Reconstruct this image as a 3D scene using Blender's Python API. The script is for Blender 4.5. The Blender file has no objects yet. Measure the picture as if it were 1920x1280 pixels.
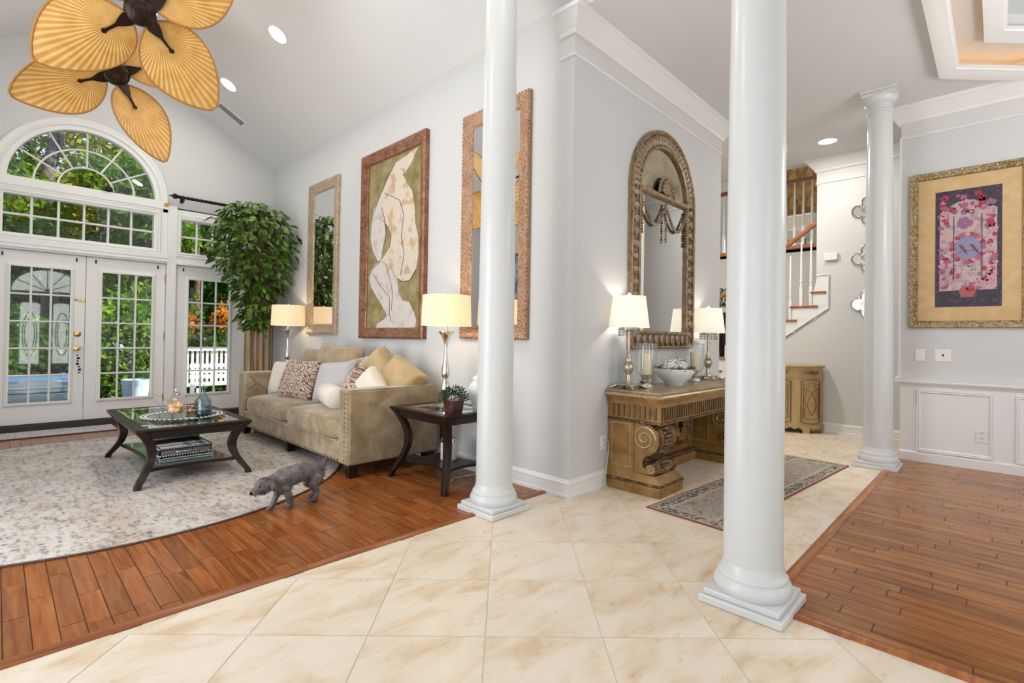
import bpy, bmesh, math, random
import numpy as np
from mathutils import Vector, Matrix

random.seed(7)
RNG = np.random.default_rng(7)
SC = bpy.context.scene
COL = SC.collection
PI = math.pi

# ------------------------------------------------------------------ camera
CAM = Vector((-3.024, -2.322, 1.2))
YAW, PITCH, ROLL = math.radians(44.203), math.radians(0.617), math.radians(0.9)
FPX, PY = 939.651, 623.375
cd = bpy.data.cameras.new('camera'); cam = bpy.data.objects.new('camera', cd); COL.objects.link(cam)
F = Vector((math.cos(YAW)*math.cos(PITCH), math.sin(YAW)*math.cos(PITCH), math.sin(PITCH)))
R0 = Vector((math.sin(YAW), -math.cos(YAW), 0)); U0 = R0.cross(F)
RR = R0*math.cos(ROLL)+U0*math.sin(ROLL); UU = -R0*math.sin(ROLL)+U0*math.cos(ROLL)
m = Matrix((RR, UU, -F)).transposed().to_4x4(); m.translation = CAM
cam.matrix_world = m
cd.sensor_fit = 'HORIZONTAL'; cd.sensor_width = 36; cd.lens = 36*FPX/1920
cd.shift_y = (PY-640)/1920
cd.clip_start = 0.05; cd.clip_end = 200
SC.camera = cam

# ------------------------------------------------------------------ world, sun, added area lights, exposure
w = bpy.data.worlds.new('sky'); SC.world = w; w.use_nodes = True
nt = w.node_tree; bg = nt.nodes['Background']
tc = nt.nodes.new('ShaderNodeTexCoord'); sx = nt.nodes.new('ShaderNodeSeparateXYZ'); cr = nt.nodes.new('ShaderNodeValToRGB')
nt.links.new(tc.outputs['Generated'], sx.inputs[0]); nt.links.new(sx.outputs[2], cr.inputs[0]); nt.links.new(cr.outputs[0], bg.inputs[0])
cr.color_ramp.elements[0].position = 0.0; cr.color_ramp.elements[0].color = (0.80, 0.90, 1.0, 1)
cr.color_ramp.elements[1].position = 0.9; cr.color_ramp.elements[1].color = (0.33, 0.58, 0.95, 1)
bg.inputs[1].default_value = 1.1

def area(name, loc, direction, sx_, sy_, power, color=(1, 1, 1), spread=180):
    l = bpy.data.lights.new(name, 'AREA'); l.shape = 'RECTANGLE'; l.size = sx_; l.size_y = sy_; l.energy = power; l.color = color
    l.spread = math.radians(spread)
    o = bpy.data.objects.new(name, l); COL.objects.link(o); o.location = loc
    o.rotation_euler = Vector(direction).to_track_quat('-Z', 'Y').to_euler()
    return o
sun = bpy.data.lights.new('sun', 'SUN'); sun.energy = 9.0; sun.angle = 0.02; sun.color = (1, .95, .84)
so = bpy.data.objects.new('sun', sun); COL.objects.link(so)
so.rotation_euler = Vector((-.62, .48, -.62)).to_track_quat('-Z', 'Y').to_euler()
# area lights added in unseen wall openings, tilted up to brighten the ceilings
area('foyer_fill_area', (-4.40, -3.1, 1.65), (1, 0, .55), 2.3, 3.4, 20, (.975, .985, 1))
area('side_fill_area', (-4.40, 1.2, 1.65), (1, 0, .55), 2.3, 4.4, 128, (.975, .985, 1))
area('dining_fill_area', (1.6, -5.42, 1.6), (0, 1, .6), 2.6, 2.2, 24, (.975, .985, 1))
SC.view_settings.view_transform = 'Standard'
SC.view_settings.look = 'None'
SC.view_settings.gamma = 1.0
SC.view_settings.use_curve_mapping = False
SC.view_settings.exposure = 0.09
SC.cycles.max_bounces = 7; SC.cycles.diffuse_bounces = 4; SC.cycles.glossy_bounces = 4
SC.cycles.use_adaptive_sampling = True; SC.cycles.adaptive_threshold = 0.035
SC.cycles.transmission_bounces = 6; SC.cycles.transparent_max_bounces = 12
SC.cycles.sample_clamp_indirect = 4.0
SC.cycles.caustics_reflective = False; SC.cycles.caustics_refractive = False

# ------------------------------------------------------------------ helpers: mesh builder
class MB:
    def __init__(s): s.v = []; s.f = []
    def add(s, vs, fs):
        b = len(s.v); s.v += [tuple(p) for p in vs]; s.f += [tuple(i+b for i in f) for f in fs]; return s
    def box(s, x0, x1, y0, y1, z0, z1):
        if x0 > x1: x0, x1 = x1, x0
        if y0 > y1: y0, y1 = y1, y0
        if z0 > z1: z0, z1 = z1, z0
        return s.add([(x0,y0,z0),(x1,y0,z0),(x1,y1,z0),(x0,y1,z0),(x0,y0,z1),(x1,y0,z1),(x1,y1,z1),(x0,y1,z1)],
                     [(0,3,2,1),(4,5,6,7),(0,1,5,4),(1,2,6,5),(2,3,7,6),(3,0,4,7)])
    def prism(s, poly, a0, a1, mp):
        # polygon (u,v) extruded from a0 to a1; mp(u,v,a)->xyz
        n = len(poly)
        vs = [mp(u, v, a0) for u, v in poly]+[mp(u, v, a1) for u, v in poly]
        fs = [tuple(range(n-1, -1, -1)), tuple(range(n, 2*n))]+[(i, (i+1) % n, n+(i+1) % n, n+i) for i in range(n)]
        return s.add(vs, fs)
    def tube(s, pts, r, n=8, closed=False):
        P = [Vector(p) for p in pts]; k = len(P)
        rs = r if isinstance(r, (list, tuple)) else [r]*k
        T = []
        for i in range(k):
            a = P[(i-1) % k] if (closed or i > 0) else P[i]; b = P[(i+1) % k] if (closed or i < k-1) else P[i]
            t = (b-a); T.append(t.normalized() if t.length > 1e-9 else Vector((0, 0, 1)))
        nrm = T[0].orthogonal().normalized(); vs = []
        for i in range(k):
            nrm = (nrm-T[i]*nrm.dot(T[i]))
            nrm = nrm.normalized() if nrm.length > 1e-6 else T[i].orthogonal().normalized()
            bn = T[i].cross(nrm)
            for j in range(n):
                a = 2*PI*j/n; vs.append(P[i]+(nrm*math.cos(a)+bn*math.sin(a))*rs[i])
        fs = []
        for i in range(k if closed else k-1):
            i2 = (i+1) % k
            for j in range(n):
                j2 = (j+1) % n; fs.append((i*n+j, i*n+j2, i2*n+j2, i2*n+j))
        if not closed: fs += [tuple(range(n-1, -1, -1)), tuple(range((k-1)*n, k*n))]
        return s.add(vs, fs)
    def lathe(s, prof, n=24, c=(0, 0), sx=1, sy=1, lob=None):
        vs = []; k = len(prof)
        for r, z in prof:
            for j in range(n):
                a = 2*PI*j/n; q = r*(lob(a, z) if lob else 1)
                vs.append((c[0]+q*math.cos(a)*sx, c[1]+q*math.sin(a)*sy, z))
        fs = [(i*n+j, i*n+(j+1) % n, (i+1)*n+(j+1) % n, (i+1)*n+j) for i in range(k-1) for j in range(n)]
        fs += [tuple(range(n-1, -1, -1)), tuple(range((k-1)*n, k*n))]
        return s.add(vs, fs)
    def ball(s, c, r, n=8, m_=6, sc=(1, 1, 1)):
        vs = [(c[0], c[1], c[2]-r*sc[2])]; fs = []
        for i in range(1, m_):
            t = -PI/2+PI*i/m_
            for j in range(n):
                a = 2*PI*j/n; vs.append((c[0]+r*sc[0]*math.cos(t)*math.cos(a), c[1]+r*sc[1]*math.cos(t)*math.sin(a), c[2]+r*sc[2]*math.sin(t)))
        vs.append((c[0], c[1], c[2]+r*sc[2])); top = len(vs)-1
        for j in range(n): fs.append((0, 1+(j+1) % n, 1+j))
        for i in range(m_-2):
            for j in range(n): fs.append((1+i*n+j, 1+i*n+(j+1) % n, 1+(i+1)*n+(j+1) % n, 1+(i+1)*n+j))
        b = 1+(m_-2)*n
        for j in range(n): fs.append((b+j, b+(j+1) % n, top))
        return s.add(vs, fs)
    def grid(s, fn, nu, nv, cu=False, cv=False):
        vs = [fn(i/(nu if cu else nu-1), j/(nv if cv else nv-1)) for i in range(nu) for j in range(nv)]
        fs = []
        for i in range(nu if cu else nu-1):
            for j in range(nv if cv else nv-1):
                i2 = (i+1) % nu; j2 = (j+1) % nv; fs.append((i*nv+j, i2*nv+j, i2*nv+j2, i*nv+j2))
        return s.add(vs, fs)
    def mould(s, path, prof, closed, mp):
        # path: 2D polyline; prof: closed cross-section of (offset to the left of travel, height); mp(u,v,h)->xyz
        P = [Vector(p) for p in path]; k = len(P); n = len(prof); vs = []
        for i in range(k):
            d0 = (P[i]-P[(i-1) % k]) if (closed or i > 0) else (P[1]-P[0])
            d1 = (P[(i+1) % k]-P[i]) if (closed or i < k-1) else (P[k-1]-P[k-2])
            n0 = Vector((-d0.y, d0.x)).normalized(); n1 = Vector((-d1.y, d1.x)).normalized()
            b = (n0+n1); b = b/max(b.dot(n0), .2) if b.length > 1e-6 else n0
            for o, h in prof:
                q = P[i]+b*o; vs.append(mp(q.x, q.y, h))
        fs = []
        for i in range(k if closed else k-1):
            i2 = (i+1) % k
            for j in range(n): fs.append((i*n+j, i*n+(j+1) % n, i2*n+(j+1) % n, i2*n+j))
        if not closed: fs += [tuple(range(n-1, -1, -1)), tuple(range((k-1)*n, k*n))]
        return s.add(vs, fs)
    def xf(s, M):
        s.v = [tuple(M @ Vector(p)) for p in s.v]; return s
    def mesh(s, name, smooth=False):
        me = bpy.data.meshes.new(name); me.from_pydata(s.v, [], s.f); me.update()
        bm = bmesh.new(); bm.from_mesh(me); bmesh.ops.recalc_face_normals(bm, faces=bm.faces); bm.to_mesh(me); bm.free()
        if smooth:
            me.shade_smooth(); me.set_sharp_from_angle(angle=math.radians(38 if smooth is True else smooth))
        return me

def obj(name, mb, mat_, parent=None, smooth=False, bevel=0, seg=2, loc=None, rot=None, kind=None, label=None):
    me = mb.mesh(name, smooth) if isinstance(mb, MB) else mb
    o = bpy.data.objects.new(name, me); COL.objects.link(o)
    if mat_ is not None and not me.materials: me.materials.append(mat_)
    if parent is not None: o.parent = parent
    if loc is not None: o.location = loc
    if rot is not None: o.rotation_euler = rot
    if bevel:
        b = o.modifiers.new('bevel', 'BEVEL'); b.width = bevel; b.segments = seg; b.limit_method = 'ANGLE'; b.angle_limit = .6
        b.harden_normals = False
        if not smooth:
            me.shade_smooth(); me.set_sharp_from_angle(angle=math.radians(40))
    if kind: o['kind'] = kind
    if label: o['label'] = label
    return o
def link(name, me, parent=None, loc=(0, 0, 0), rot=(0, 0, 0), scale=None):
    o = bpy.data.objects.new(name, me); COL.objects.link(o); o.parent = parent; o.location = loc; o.rotation_euler = rot
    if scale is not None: o.scale = scale if hasattr(scale, '__len__') else (scale,)*3
    return o
def thing(name, label, cat, loc=(0, 0, 0), rz=0, group=None):
    o = bpy.data.objects.new(name, None); COL.objects.link(o); o.location = loc; o.rotation_euler = (0, 0, rz)
    o.empty_display_size = .05
    return tag(o, label, cat, group)
def tag(o, label, cat, group=None):
    o['label'] = label; o['category'] = cat
    if group: o['group'] = group
    return o
def struct(name, mb, mat_, parent=None, **k):
    return obj(name, mb, mat_, parent, kind='structure', **k)
XY = lambda z=0: (lambda u, v, h: (u, v, z+h))

# ------------------------------------------------------------------ helpers: materials
def nodes(name):
    ma = bpy.data.materials.new(name); ma.use_nodes = True
    n = ma.node_tree; return ma, n, n.nodes['Principled BSDF']
def N(n, t, **k):
    x = n.nodes.new(t)
    for a, b in k.items(): setattr(x, a, b)
    return x
def pos(n, scale=(1, 1, 1), rot=(0, 0, 0), obj_space=False):
    mp = N(n, 'ShaderNodeMapping'); mp.inputs['Scale'].default_value = scale; mp.inputs['Rotation'].default_value = rot
    if obj_space:
        t = N(n, 'ShaderNodeTexCoord'); n.links.new(t.outputs['Object'], mp.inputs[0])
    else:
        g = N(n, 'ShaderNodeNewGeometry'); n.links.new(g.outputs['Position'], mp.inputs[0])
    return mp.outputs[0]
def noise(n, vec, scale, detail=4, rough=.55, dist=0):
    t = N(n, 'ShaderNodeTexNoise'); t.inputs['Scale'].default_value = scale; t.inputs['Detail'].default_value = detail
    t.inputs['Roughness'].default_value = rough; t.inputs['Distortion'].default_value = dist; n.links.new(vec, t.inputs['Vector'])
    return t.outputs['Fac']
def ramp(n, fac, stops, interp='LINEAR'):
    r = N(n, 'ShaderNodeValToRGB'); r.color_ramp.interpolation = interp
    e = r.color_ramp.elements
    while len(e) < len(stops): e.new(.5)
    for i, (p, c) in enumerate(stops): e[i].position = p; e[i].color = (*c, 1) if len(c) == 3 else c
    n.links.new(fac, r.inputs[0]); return r.outputs[0]
def mix(n, a, b, fac, mode='MIX'):
    x = N(n, 'ShaderNodeMix', data_type='RGBA', blend_type=mode)
    for s, v in ((x.inputs['A'], a), (x.inputs['B'], b)):
        if isinstance(v, tuple): s.default_value = (*v, 1) if len(v) == 3 else v
        else: n.links.new(v, s)
    if isinstance(fac, (int, float)): x.inputs['Factor'].default_value = fac
    else: n.links.new(fac, x.inputs['Factor'])
    return x.outputs['Result']
def bump(n, bs, fac, strength, dist=.01):
    b = N(n, 'ShaderNodeBump'); b.inputs['Strength'].default_value = strength; b.inputs['Distance'].default_value = dist
    n.links.new(fac, b.inputs['Height']); n.links.new(b.outputs[0], bs.inputs['Normal'])
def S(bs, **k):
    for a, v in k.items():
        bs.inputs[{'rough': 'Roughness', 'metal': 'Metallic', 'coat': 'Coat Weight', 'sheen': 'Sheen Weight', 'spec': 'Specular IOR Level', 'trans': 'Transmission Weight', 'ior': 'IOR', 'emis': 'Emission Strength'}[a]].default_value = v
def plain(name, col, rough=.5, metal=0, nz=None, bp=None, obj_space=False, **k):
    ma, n, b = nodes(name); S(b, rough=rough, metal=metal, **k)
    if nz:
        sc, col2, lo, hi = nz
        n.links.new(ramp(n, noise(n, pos(n, obj_space=obj_space), sc), [(lo, col), (hi, col2)]), b.inputs['Base Color'])
    else: b.inputs['Base Color'].default_value = (*col, 1)
    if bp: bump(n, b, noise(n, pos(n, obj_space=obj_space), bp[0], 3), bp[1], bp[2] if len(bp) > 2 else .005)
    return ma
def emit(name, col, st):
    ma, n, b = nodes(name); b.inputs['Base Color'].default_value = (*col, 1); b.inputs['Emission Color'].default_value = (*col, 1); S(b, emis=st); return ma

M = {}
M['wall'] = plain('wall_paint', (.645, .645, .638), .7, bp=(60, .04))
M['ceil'] = plain('ceiling_paint', (.79, .787, .775), .8, bp=(90, .03))
M['flatceil'] = plain('flat_ceiling_paint', (.715, .72, .718), .8, bp=(90, .03))
M['trim'] = plain('white_trim', (.82, .815, .80), .35)
M['door'] = plain('white_door', (.80, .79, .765), .38)
M['column'] = plain('column_gloss', (.645, .65, .645), .28)
M['black'] = plain('black_iron', (.018, .015, .014), .4, .6)
M['dark'] = plain('dark_gap', (.03, .027, .025), .6)
M['brass'] = plain('brass', (.72, .50, .18), .25, 1)
M['mirror'] = plain('mirror_glass', (.90, .91, .91), .01, 1)
M['silver'] = plain('mercury_silver', (.78, .73, .62), .16, 1, bp=(55, .25, .004))
M['chrome'] = plain('chrome', (.8, .8, .8), .12, 1)
M['espresso'] = plain('espresso_wood', (.013, .007, .005), .3, 0, (30, (.026, .014, .009), .4, .7), spec=.3)
M['white_ceramic'] = plain('white_ceramic', (.85, .86, .86), .2)
M['plate'] = plain('plastic_plate', (.82, .80, .77), .4)
M['grout'] = plain('grout', (.66, .60, .52), .8)

def glass_mat(name, tint=(1, 1, 1), refl=1.0):
    ma = bpy.data.materials.new(name); ma.use_nodes = True; n = ma.node_tree; n.nodes.clear()
    o = N(n, 'ShaderNodeOutputMaterial'); t = N(n, 'ShaderNodeBsdfTransparent'); g = N(n, 'ShaderNodeBsdfGlossy')
    t.inputs[0].default_value = (*tint, 1); g.inputs['Roughness'].default_value = .02
    fr = N(n, 'ShaderNodeLayerWeight'); fr.inputs[0].default_value = .5
    pw = N(n, 'ShaderNodeMath', operation='POWER'); pw.inputs[1].default_value = 4.5; n.links.new(fr.outputs['Facing'], pw.inputs[0])
    mu = N(n, 'ShaderNodeMath', operation='MULTIPLY_ADD'); mu.inputs[1].default_value = .75; mu.inputs[2].default_value = .045*refl; n.links.new(pw.outputs[0], mu.inputs[0])
    ms = N(n, 'ShaderNodeMixShader'); n.links.new(mu.outputs[0], ms.inputs[0]); n.links.new(t.outputs[0], ms.inputs[1]); n.links.new(g.outputs[0], ms.inputs[2])
    n.links.new(ms.outputs[0], o.inputs[0]); return ma
M['pane'] = glass_mat('window_glass', (.95, .97, .96))
M['clear'] = glass_mat('clear_glass', (.985, .99, .99), 1.0)
M['tableglass'] = glass_mat('bevelled_table_glass', (.50, .66, .58), 4)

def tile_mat():
    ma, n, b = nodes('travertine_tile')
    p = pos(n, (1, 1, 1)); oi = N(n, 'ShaderNodeObjectInfo')
    ad = N(n, 'ShaderNodeVectorMath', operation='ADD'); cx = N(n, 'ShaderNodeCombineXYZ')
    mu = N(n, 'ShaderNodeMath', operation='MULTIPLY'); mu.inputs[1].default_value = 40; n.links.new(oi.outputs['Random'], mu.inputs[0]); n.links.new(mu.outputs[0], cx.inputs[2])
    n.links.new(p, ad.inputs[0]); n.links.new(cx.outputs[0], ad.inputs[1])
    mp = N(n, 'ShaderNodeMapping'); mp.inputs['Rotation'].default_value = (0, 0, .78); mp.inputs['Scale'].default_value = (1.0, 2.2, 1); n.links.new(ad.outputs[0], mp.inputs[0])
    a = noise(n, mp.outputs[0], 3.2, 7, .62, .6)
    c = ramp(n, a, [(.27, (.56, .40, .24)), (.40, (.70, .555, .40)), (.52, (.765, .655, .525)), (.72, (.79, .705, .60))])
    n.links.new(c, b.inputs['Base Color']); S(b, rough=.33)
    rr = ramp(n, noise(n, mp.outputs[0], 9, 4), [(.3, (.25,)*3), (.7, (.42,)*3)]); n.links.new(rr, b.inputs['Roughness'])
    return ma
M['tile'] = tile_mat()
def wood_mat(name, cols, along='y', rough=.22, sc=1.0):
    ma, n, b = nodes(name)
    s = (26*sc, 2.2*sc, 8) if along == 'y' else (2.2*sc, 26*sc, 8)
    p = pos(n, s); oi = N(n, 'ShaderNodeObjectInfo')
    ad = N(n, 'ShaderNodeVectorMath', operation='ADD'); cx = N(n, 'ShaderNodeCombineXYZ')
    mu = N(n, 'ShaderNodeMath', operation='MULTIPLY'); mu.inputs[1].default_value = 37; n.links.new(oi.outputs['Random'], mu.inputs[0]); n.links.new(mu.outputs[0], cx.inputs[2])
    n.links.new(p, ad.inputs[0]); n.links.new(cx.outputs[0], ad.inputs[1])
    a = noise(n, ad.outputs[0], 1.0, 6, .6, .8)
    c = ramp(n, a, [(.3, cols[0]), (.5, cols[1]), (.68, cols[2])])
    v = ramp(n, oi.outputs['Random'], [(0, (.80, .78, .76)), (1, (1.18, 1.15, 1.12))])
    c = mix(n, c, v, 1.0, 'MULTIPLY')
    n.links.new(c, b.inputs['Base Color']); S(b, rough=rough, spec=.32)
    g = pos(n); bump(n, b, noise(n, g, 5, 2), .10, .02)
    return ma
M['wood_living'] = wood_mat('cherry_floor', ((.18, .049, .012), (.275, .086, .021), (.35, .13, .038)), 'y', .2)
M['wood_dining'] = wood_mat('maple_floor', ((.20, .064, .015), (.30, .112, .028), (.37, .16, .047)), 'y', .2)
M['thresh'] = wood_mat('threshold_wood', ((.24, .075, .022), (.34, .115, .035), (.44, .17, .06)), 'x', .25)
M['oak'] = wood_mat('oak_stair', ((.26, .085, .025), (.36, .13, .042), (.44, .18, .06)), 'y', .3)

# ================================================================== STRUCTURE
YD = 5.95          # french door wall
XL = -4.44         # left wall of the living room
ZS, SL = 3.80, .5624   # vault spring height at x=0 and slope
RX = -2.22; RZ = ZS+SL*2.22
ZC = 3.68          # flat ceiling
M['seam'] = plain('floor_seam', (.055, .018, .008), .7)
YT, YDN, XDN = .20, -1.53, -.59   # thresholds: living room, dining (along x), dining (along y)
XD, XS = 3.62, 4.75               # dining wall, stair wall
YB = -5.5

# ---- clipping for tiles
def clip(poly, nx, ny, c):
    out = []
    for i in range(len(poly)):
        a, b = poly[i], poly[(i+1) % len(poly)]; da = nx*a[0]+ny*a[1]-c; db = nx*b[0]+ny*b[1]-c
        if da <= 0: out.append(a)
        if (da < 0) != (db < 0) and abs(da-db) > 1e-9:
            t = da/(da-db); out.append((a[0]+(b[0]-a[0])*t, a[1]+(b[1]-a[1])*t))
    return out
def parea(p): return abs(sum(p[i][0]*p[(i+1) % len(p)][1]-p[(i+1) % len(p)][0]*p[i][1] for i in range(len(p))))/2 if len(p) > 2 else 0
floor = struct('floor', MB().box(XL-.15, 8.0, YB-.1, YD+.15, -.12, -.0022), M['grout'])
# square tiles laid on the diagonal, one object each
TS = .4715; c45 = math.sqrt(.5); grid0 = (-1.30, -.514); g = .0032
full = MB().prism([(-TS/2+g, -TS/2+g), (TS/2-g, -TS/2+g), (TS/2-g, TS/2-g), (-TS/2+g, TS/2-g)], -.008, 0, lambda u, v, a: (u, v, a)).mesh('tile')
full.materials.append(M['tile'])
cand = []
for i in range(-14, 16):
    for j in range(-14, 16):
        u, v = (i+.5)*TS, (j+.5)*TS
        cx, cy = grid0[0]+(u-v)*c45, grid0[1]+(u+v)*c45
        if not (-4.2 < cx < 4.8 and -3.6 < cy < .6): continue
        dx, dy = cx-CAM.x, cy-CAM.y; dep = dx*F.x+dy*F.y
        if dep < -.6 or abs(dx*RR.x+dy*RR.y) > dep*1.3+1.2: continue
        h = TS/2-g
        sq = [(cx+(a-b)*c45*h, cy+(a+b)*c45*h) for a, b in ((-1, -1), (1, -1), (1, 1), (-1, 1))]
        pa = clip(clip(clip(sq, 0, 1, YT), 0, -1, -YDN), 1, 0, XS)
        if cx > 0: pa = clip(pa, 0, 1, 0.0) if cx < 2.8 else pa
        pb = clip(clip(sq, 0, 1, YDN), 1, 0, XDN)
        ar = parea(pa)+parea(pb)
        if ar < .002: continue
        cand.append((dep, cx, cy, pa, pb, ar))
for dep, cx, cy, pa, pb, ar in cand:
    if ar > (2*(TS/2-g))**2*.999:
        link('tile', full, floor, (cx, cy, 0), (0, 0, PI/4))
    else:
        mb = MB()
        for p in (pa, pb):
            if parea(p) > .001: mb.prism([(a-cx, b-cy) for a, b in p], -.008, 0, lambda u, v, a: (u, v, a))
        obj('tile', mb, M['tile'], floor, loc=(cx, cy, 0))

# ---- plank floors
def planks(parent, x0, x1, y0, y1, wid, lmin, lmax, mat_, seed, cap=300):
    rnd = random.Random(seed); n = int(round((x1-x0)/wid)); wid = (x1-x0)/n; items = []
    for i in range(n):
        y = y0-rnd.random()*lmax
        while y < y1:
            L = rnd.uniform(lmin, lmax); a, b = max(y, y0), min(y+L, y1)
            if b-a > .02: items.append((x0+i*wid, x0+(i+1)*wid, a, b))
            y += L
    def show(t):
        cx, cy = (t[0]+t[1])/2, (t[2]+t[3])/2; d = (cx-CAM.x)*F.x+(cy-CAM.y)*F.y; l = (cx-CAM.x)*RR.x+(cy-CAM.y)*RR.y
        if d < .6 or abs(l) > d*1.12+.3: return 0
        return (t[1]-t[0])*(t[3]-t[2])/max(d, .5)**3
    items.sort(key=show, reverse=True); rest = MB(); gg = .0007
    for k, (a, b, c, d) in enumerate(items):
        sh = show((a, b, c, d))
        if k < cap and sh > 0:
            cx, cy = (a+b)/2, (c+d)/2; hx, hy = (b-a)/2-gg, (d-c)/2-gg; e = .0014
            mb = MB().add([(-hx, -hy, -.008), (hx, -hy, -.008), (hx, hy, -.008), (-hx, hy, -.008), (-hx+e, -hy+e, .0), (hx-e, -hy+e, 0), (hx-e, hy-e, 0), (-hx+e, hy-e, 0)],
                          [(4, 5, 6, 7), (0, 1, 5, 4), (1, 2, 6, 5), (2, 3, 7, 6), (3, 0, 4, 7)])
            o = obj('plank', mb, mat_, parent, loc=(cx, cy, rnd.uniform(0.0, .0012)))
            o.rotation_euler = (rnd.uniform(-.003, .003), rnd.uniform(-.006, .006), 0)
        else: rest.box(a+gg, b-gg, c+gg, d-gg, -.008, 0)
    if rest.v: obj('plank_field', rest, mat_, parent, kind='stuff')
fl_l = struct('floor_living', MB().box(XL, 0, YT, YD, -.0065, -.0016), M['seam'])
planks(fl_l, XL, -.0, YT+.06, YD-.01, .081, .22, .62, M['wood_living'], 3)
fl_d = struct('floor_dining', MB().box(XDN, XD, YB, YDN, -.0065, -.0016), M['seam'])
planks(fl_d, XDN+.05, XD, -4.4, YDN-.05, .082, .25, .75, M['wood_dining'], 5)
# rounded wooden thresholds
def nosing(name, x0, x1, y0, y1, parent, axis):
    w_ = (y1-y0) if axis == 'x' else (x1-x0)
    prof = [(0, -.008), (0, .004), (w_*.15, .010), (w_*.5, .013), (w_*.85, .010), (w_, .004), (w_, -.008)]
    mb = MB()
    if axis == 'x': mb.prism(prof, x0, x1, lambda u, v, a: (a, y0+u, v))
    else: mb.prism(prof, y0, y1, lambda u, v, a: (x0+u, a, v))
    return obj(name, mb, M['thresh'], parent, smooth=True)
for a, b in ((XL, -3.3), (-3.298, -1.892), (-1.89, -.01)):
    nosing('threshold_strip', a, b, YT, YT+.062, fl_l, 'x')
nosing('threshold_strip', XDN, 1.1, YDN-.055, YDN, fl_d, 'x'); nosing('threshold_strip', 1.102, 2.83, YDN-.055, YDN, fl_d, 'x')
nosing('threshold_strip', XDN, XDN+.055, -4.4, YDN-.056, fl_d, 'y')

# ---- walls
struct('wall_living', MB().box(0, .15, 0, YD+.15, 0, ZS), M['wall'])
struct('wall_entry', MB().box(.15, 2.80, 0, .15, 0, ZC), M['wall'])
struct('wall_left', MB().box(XL-.15, XL, YB, -4.9, 0, ZS).box(XL-.15, XL, -1.3, -1.1, .4, 2.9).box(XL-.15, XL, 3.6, YD+.15, 0, ZS).box(XL-.15, XL, -4.9, 3.6, 0, .4).box(XL-.15, XL, -4.9, 3.6, 2.9, ZS), M['wall'])
roof = lambda x: ZS+SL*min(-x, x-XL)
wb = MB()
for a, b, z0, z1 in ((XL, -3.7, 0, None), (-.1, .0, 0, None), (-3.7, -.1, 0, None), (0, .45, 0, ZC), (2.85, 4.9, 0, ZC), (.45, 2.85, 0, .4), (.45, 2.85, 2.8, ZC)):
    if z1 is None:
        xs = [a]+([RX] if a < RX < b else [])+[b]
        poly = [(a, z0), (b, z0)]+[(x, roof(x)) for x in reversed(xs)]
        wb.prism(poly, YB-.15, YB, lambda u, v, t: (u, t, v))
    else: wb.box(a, b, YB-.15, YB, z0, z1)
struct('wall_back', wb, M['wall'])

# french door wall with its openings (columns of solid intervals)
AX, AZ, AR = -2.262, 3.0, .80     # arch centre and outer radius of the opening
wf = MB(); brk = sorted({XL, -3.14, -1.385, -1.315, -.36, 0.0, RX} | {AX+AR*math.cos(PI*k/24) for k in range(25)})
for a, b in zip(brk[:-1], brk[1:]):
    mx = (a+b)/2
    arc = lambda x: AZ+math.sqrt(max(AR*AR-(x-AX)**2, 0))
    if -3.14 < mx < -1.385:
        if abs(mx-AX) < AR: wf.prism([(a, arc(a)), (b, arc(b)), (b, roof(b)), (a, roof(a))], YD, YD+.15, lambda u, v, t: (u, t, v))
        else: wf.prism([(a, 2.93), (b, 2.93), (b, roof(b)), (a, roof(a))], YD, YD+.15, lambda u, v, t: (u, t, v))
    elif -1.315 < mx < -.36: wf.prism([(a, 2.93), (b, 2.93), (b, roof(b)), (a, roof(a))], YD, YD+.15, lambda u, v, t: (u, t, v))
    else: wf.prism([(a, 0), (b, 0), (b, roof(b)), (a, roof(a))], YD, YD+.15, lambda u, v, t: (u, t, v))
struct('wall_french', wf, M['wall'])
struct('wall_dining', MB().box(XD, XD+.15, YB, -1.575, 0, ZC), M['wall'])
# stair wall with the raking underside of the flight
ws = MB().box(XS, XS+.12, YB, -.53, 0, ZC)
ws.prism([(-.53, 0), (2.6, 0), (2.6, .02), (1.50, .02), (-.53, 1.545)], XS, XS+.12, lambda u, v, t: (t, u, v))
struct('wall_stair', ws, M['wall'])
wh = MB().box(2.8, 8.0, 2.6, 2.75, 0, 5.6).box(5.95, 6.10, -2.2, 2.6, 0, 2.70).box(XS+.12, 8.0, -2.35, -2.2, 0, 5.6)
wh.box(7.85, 8.0, -2.2, -.75, 2.7, 5.6).box(7.85, 8.0, .9, 2.6, 2.7, 5.6).box(7.85, 8.0, -.75, .9, 2.7, 2.95).box(7.85, 8.0, -.75, .9, 5.1, 5.6)
wh.box(5.95, 8.0, -2.2, 2.6, 2.66, 2.70).box(XS, XS+.12, -2.2, 2.6, ZC, 5.6).box(2.80, 2.95, .15, 2.6, 0, ZC)
struct('wall_hall', wh, M['wall'])

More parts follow.
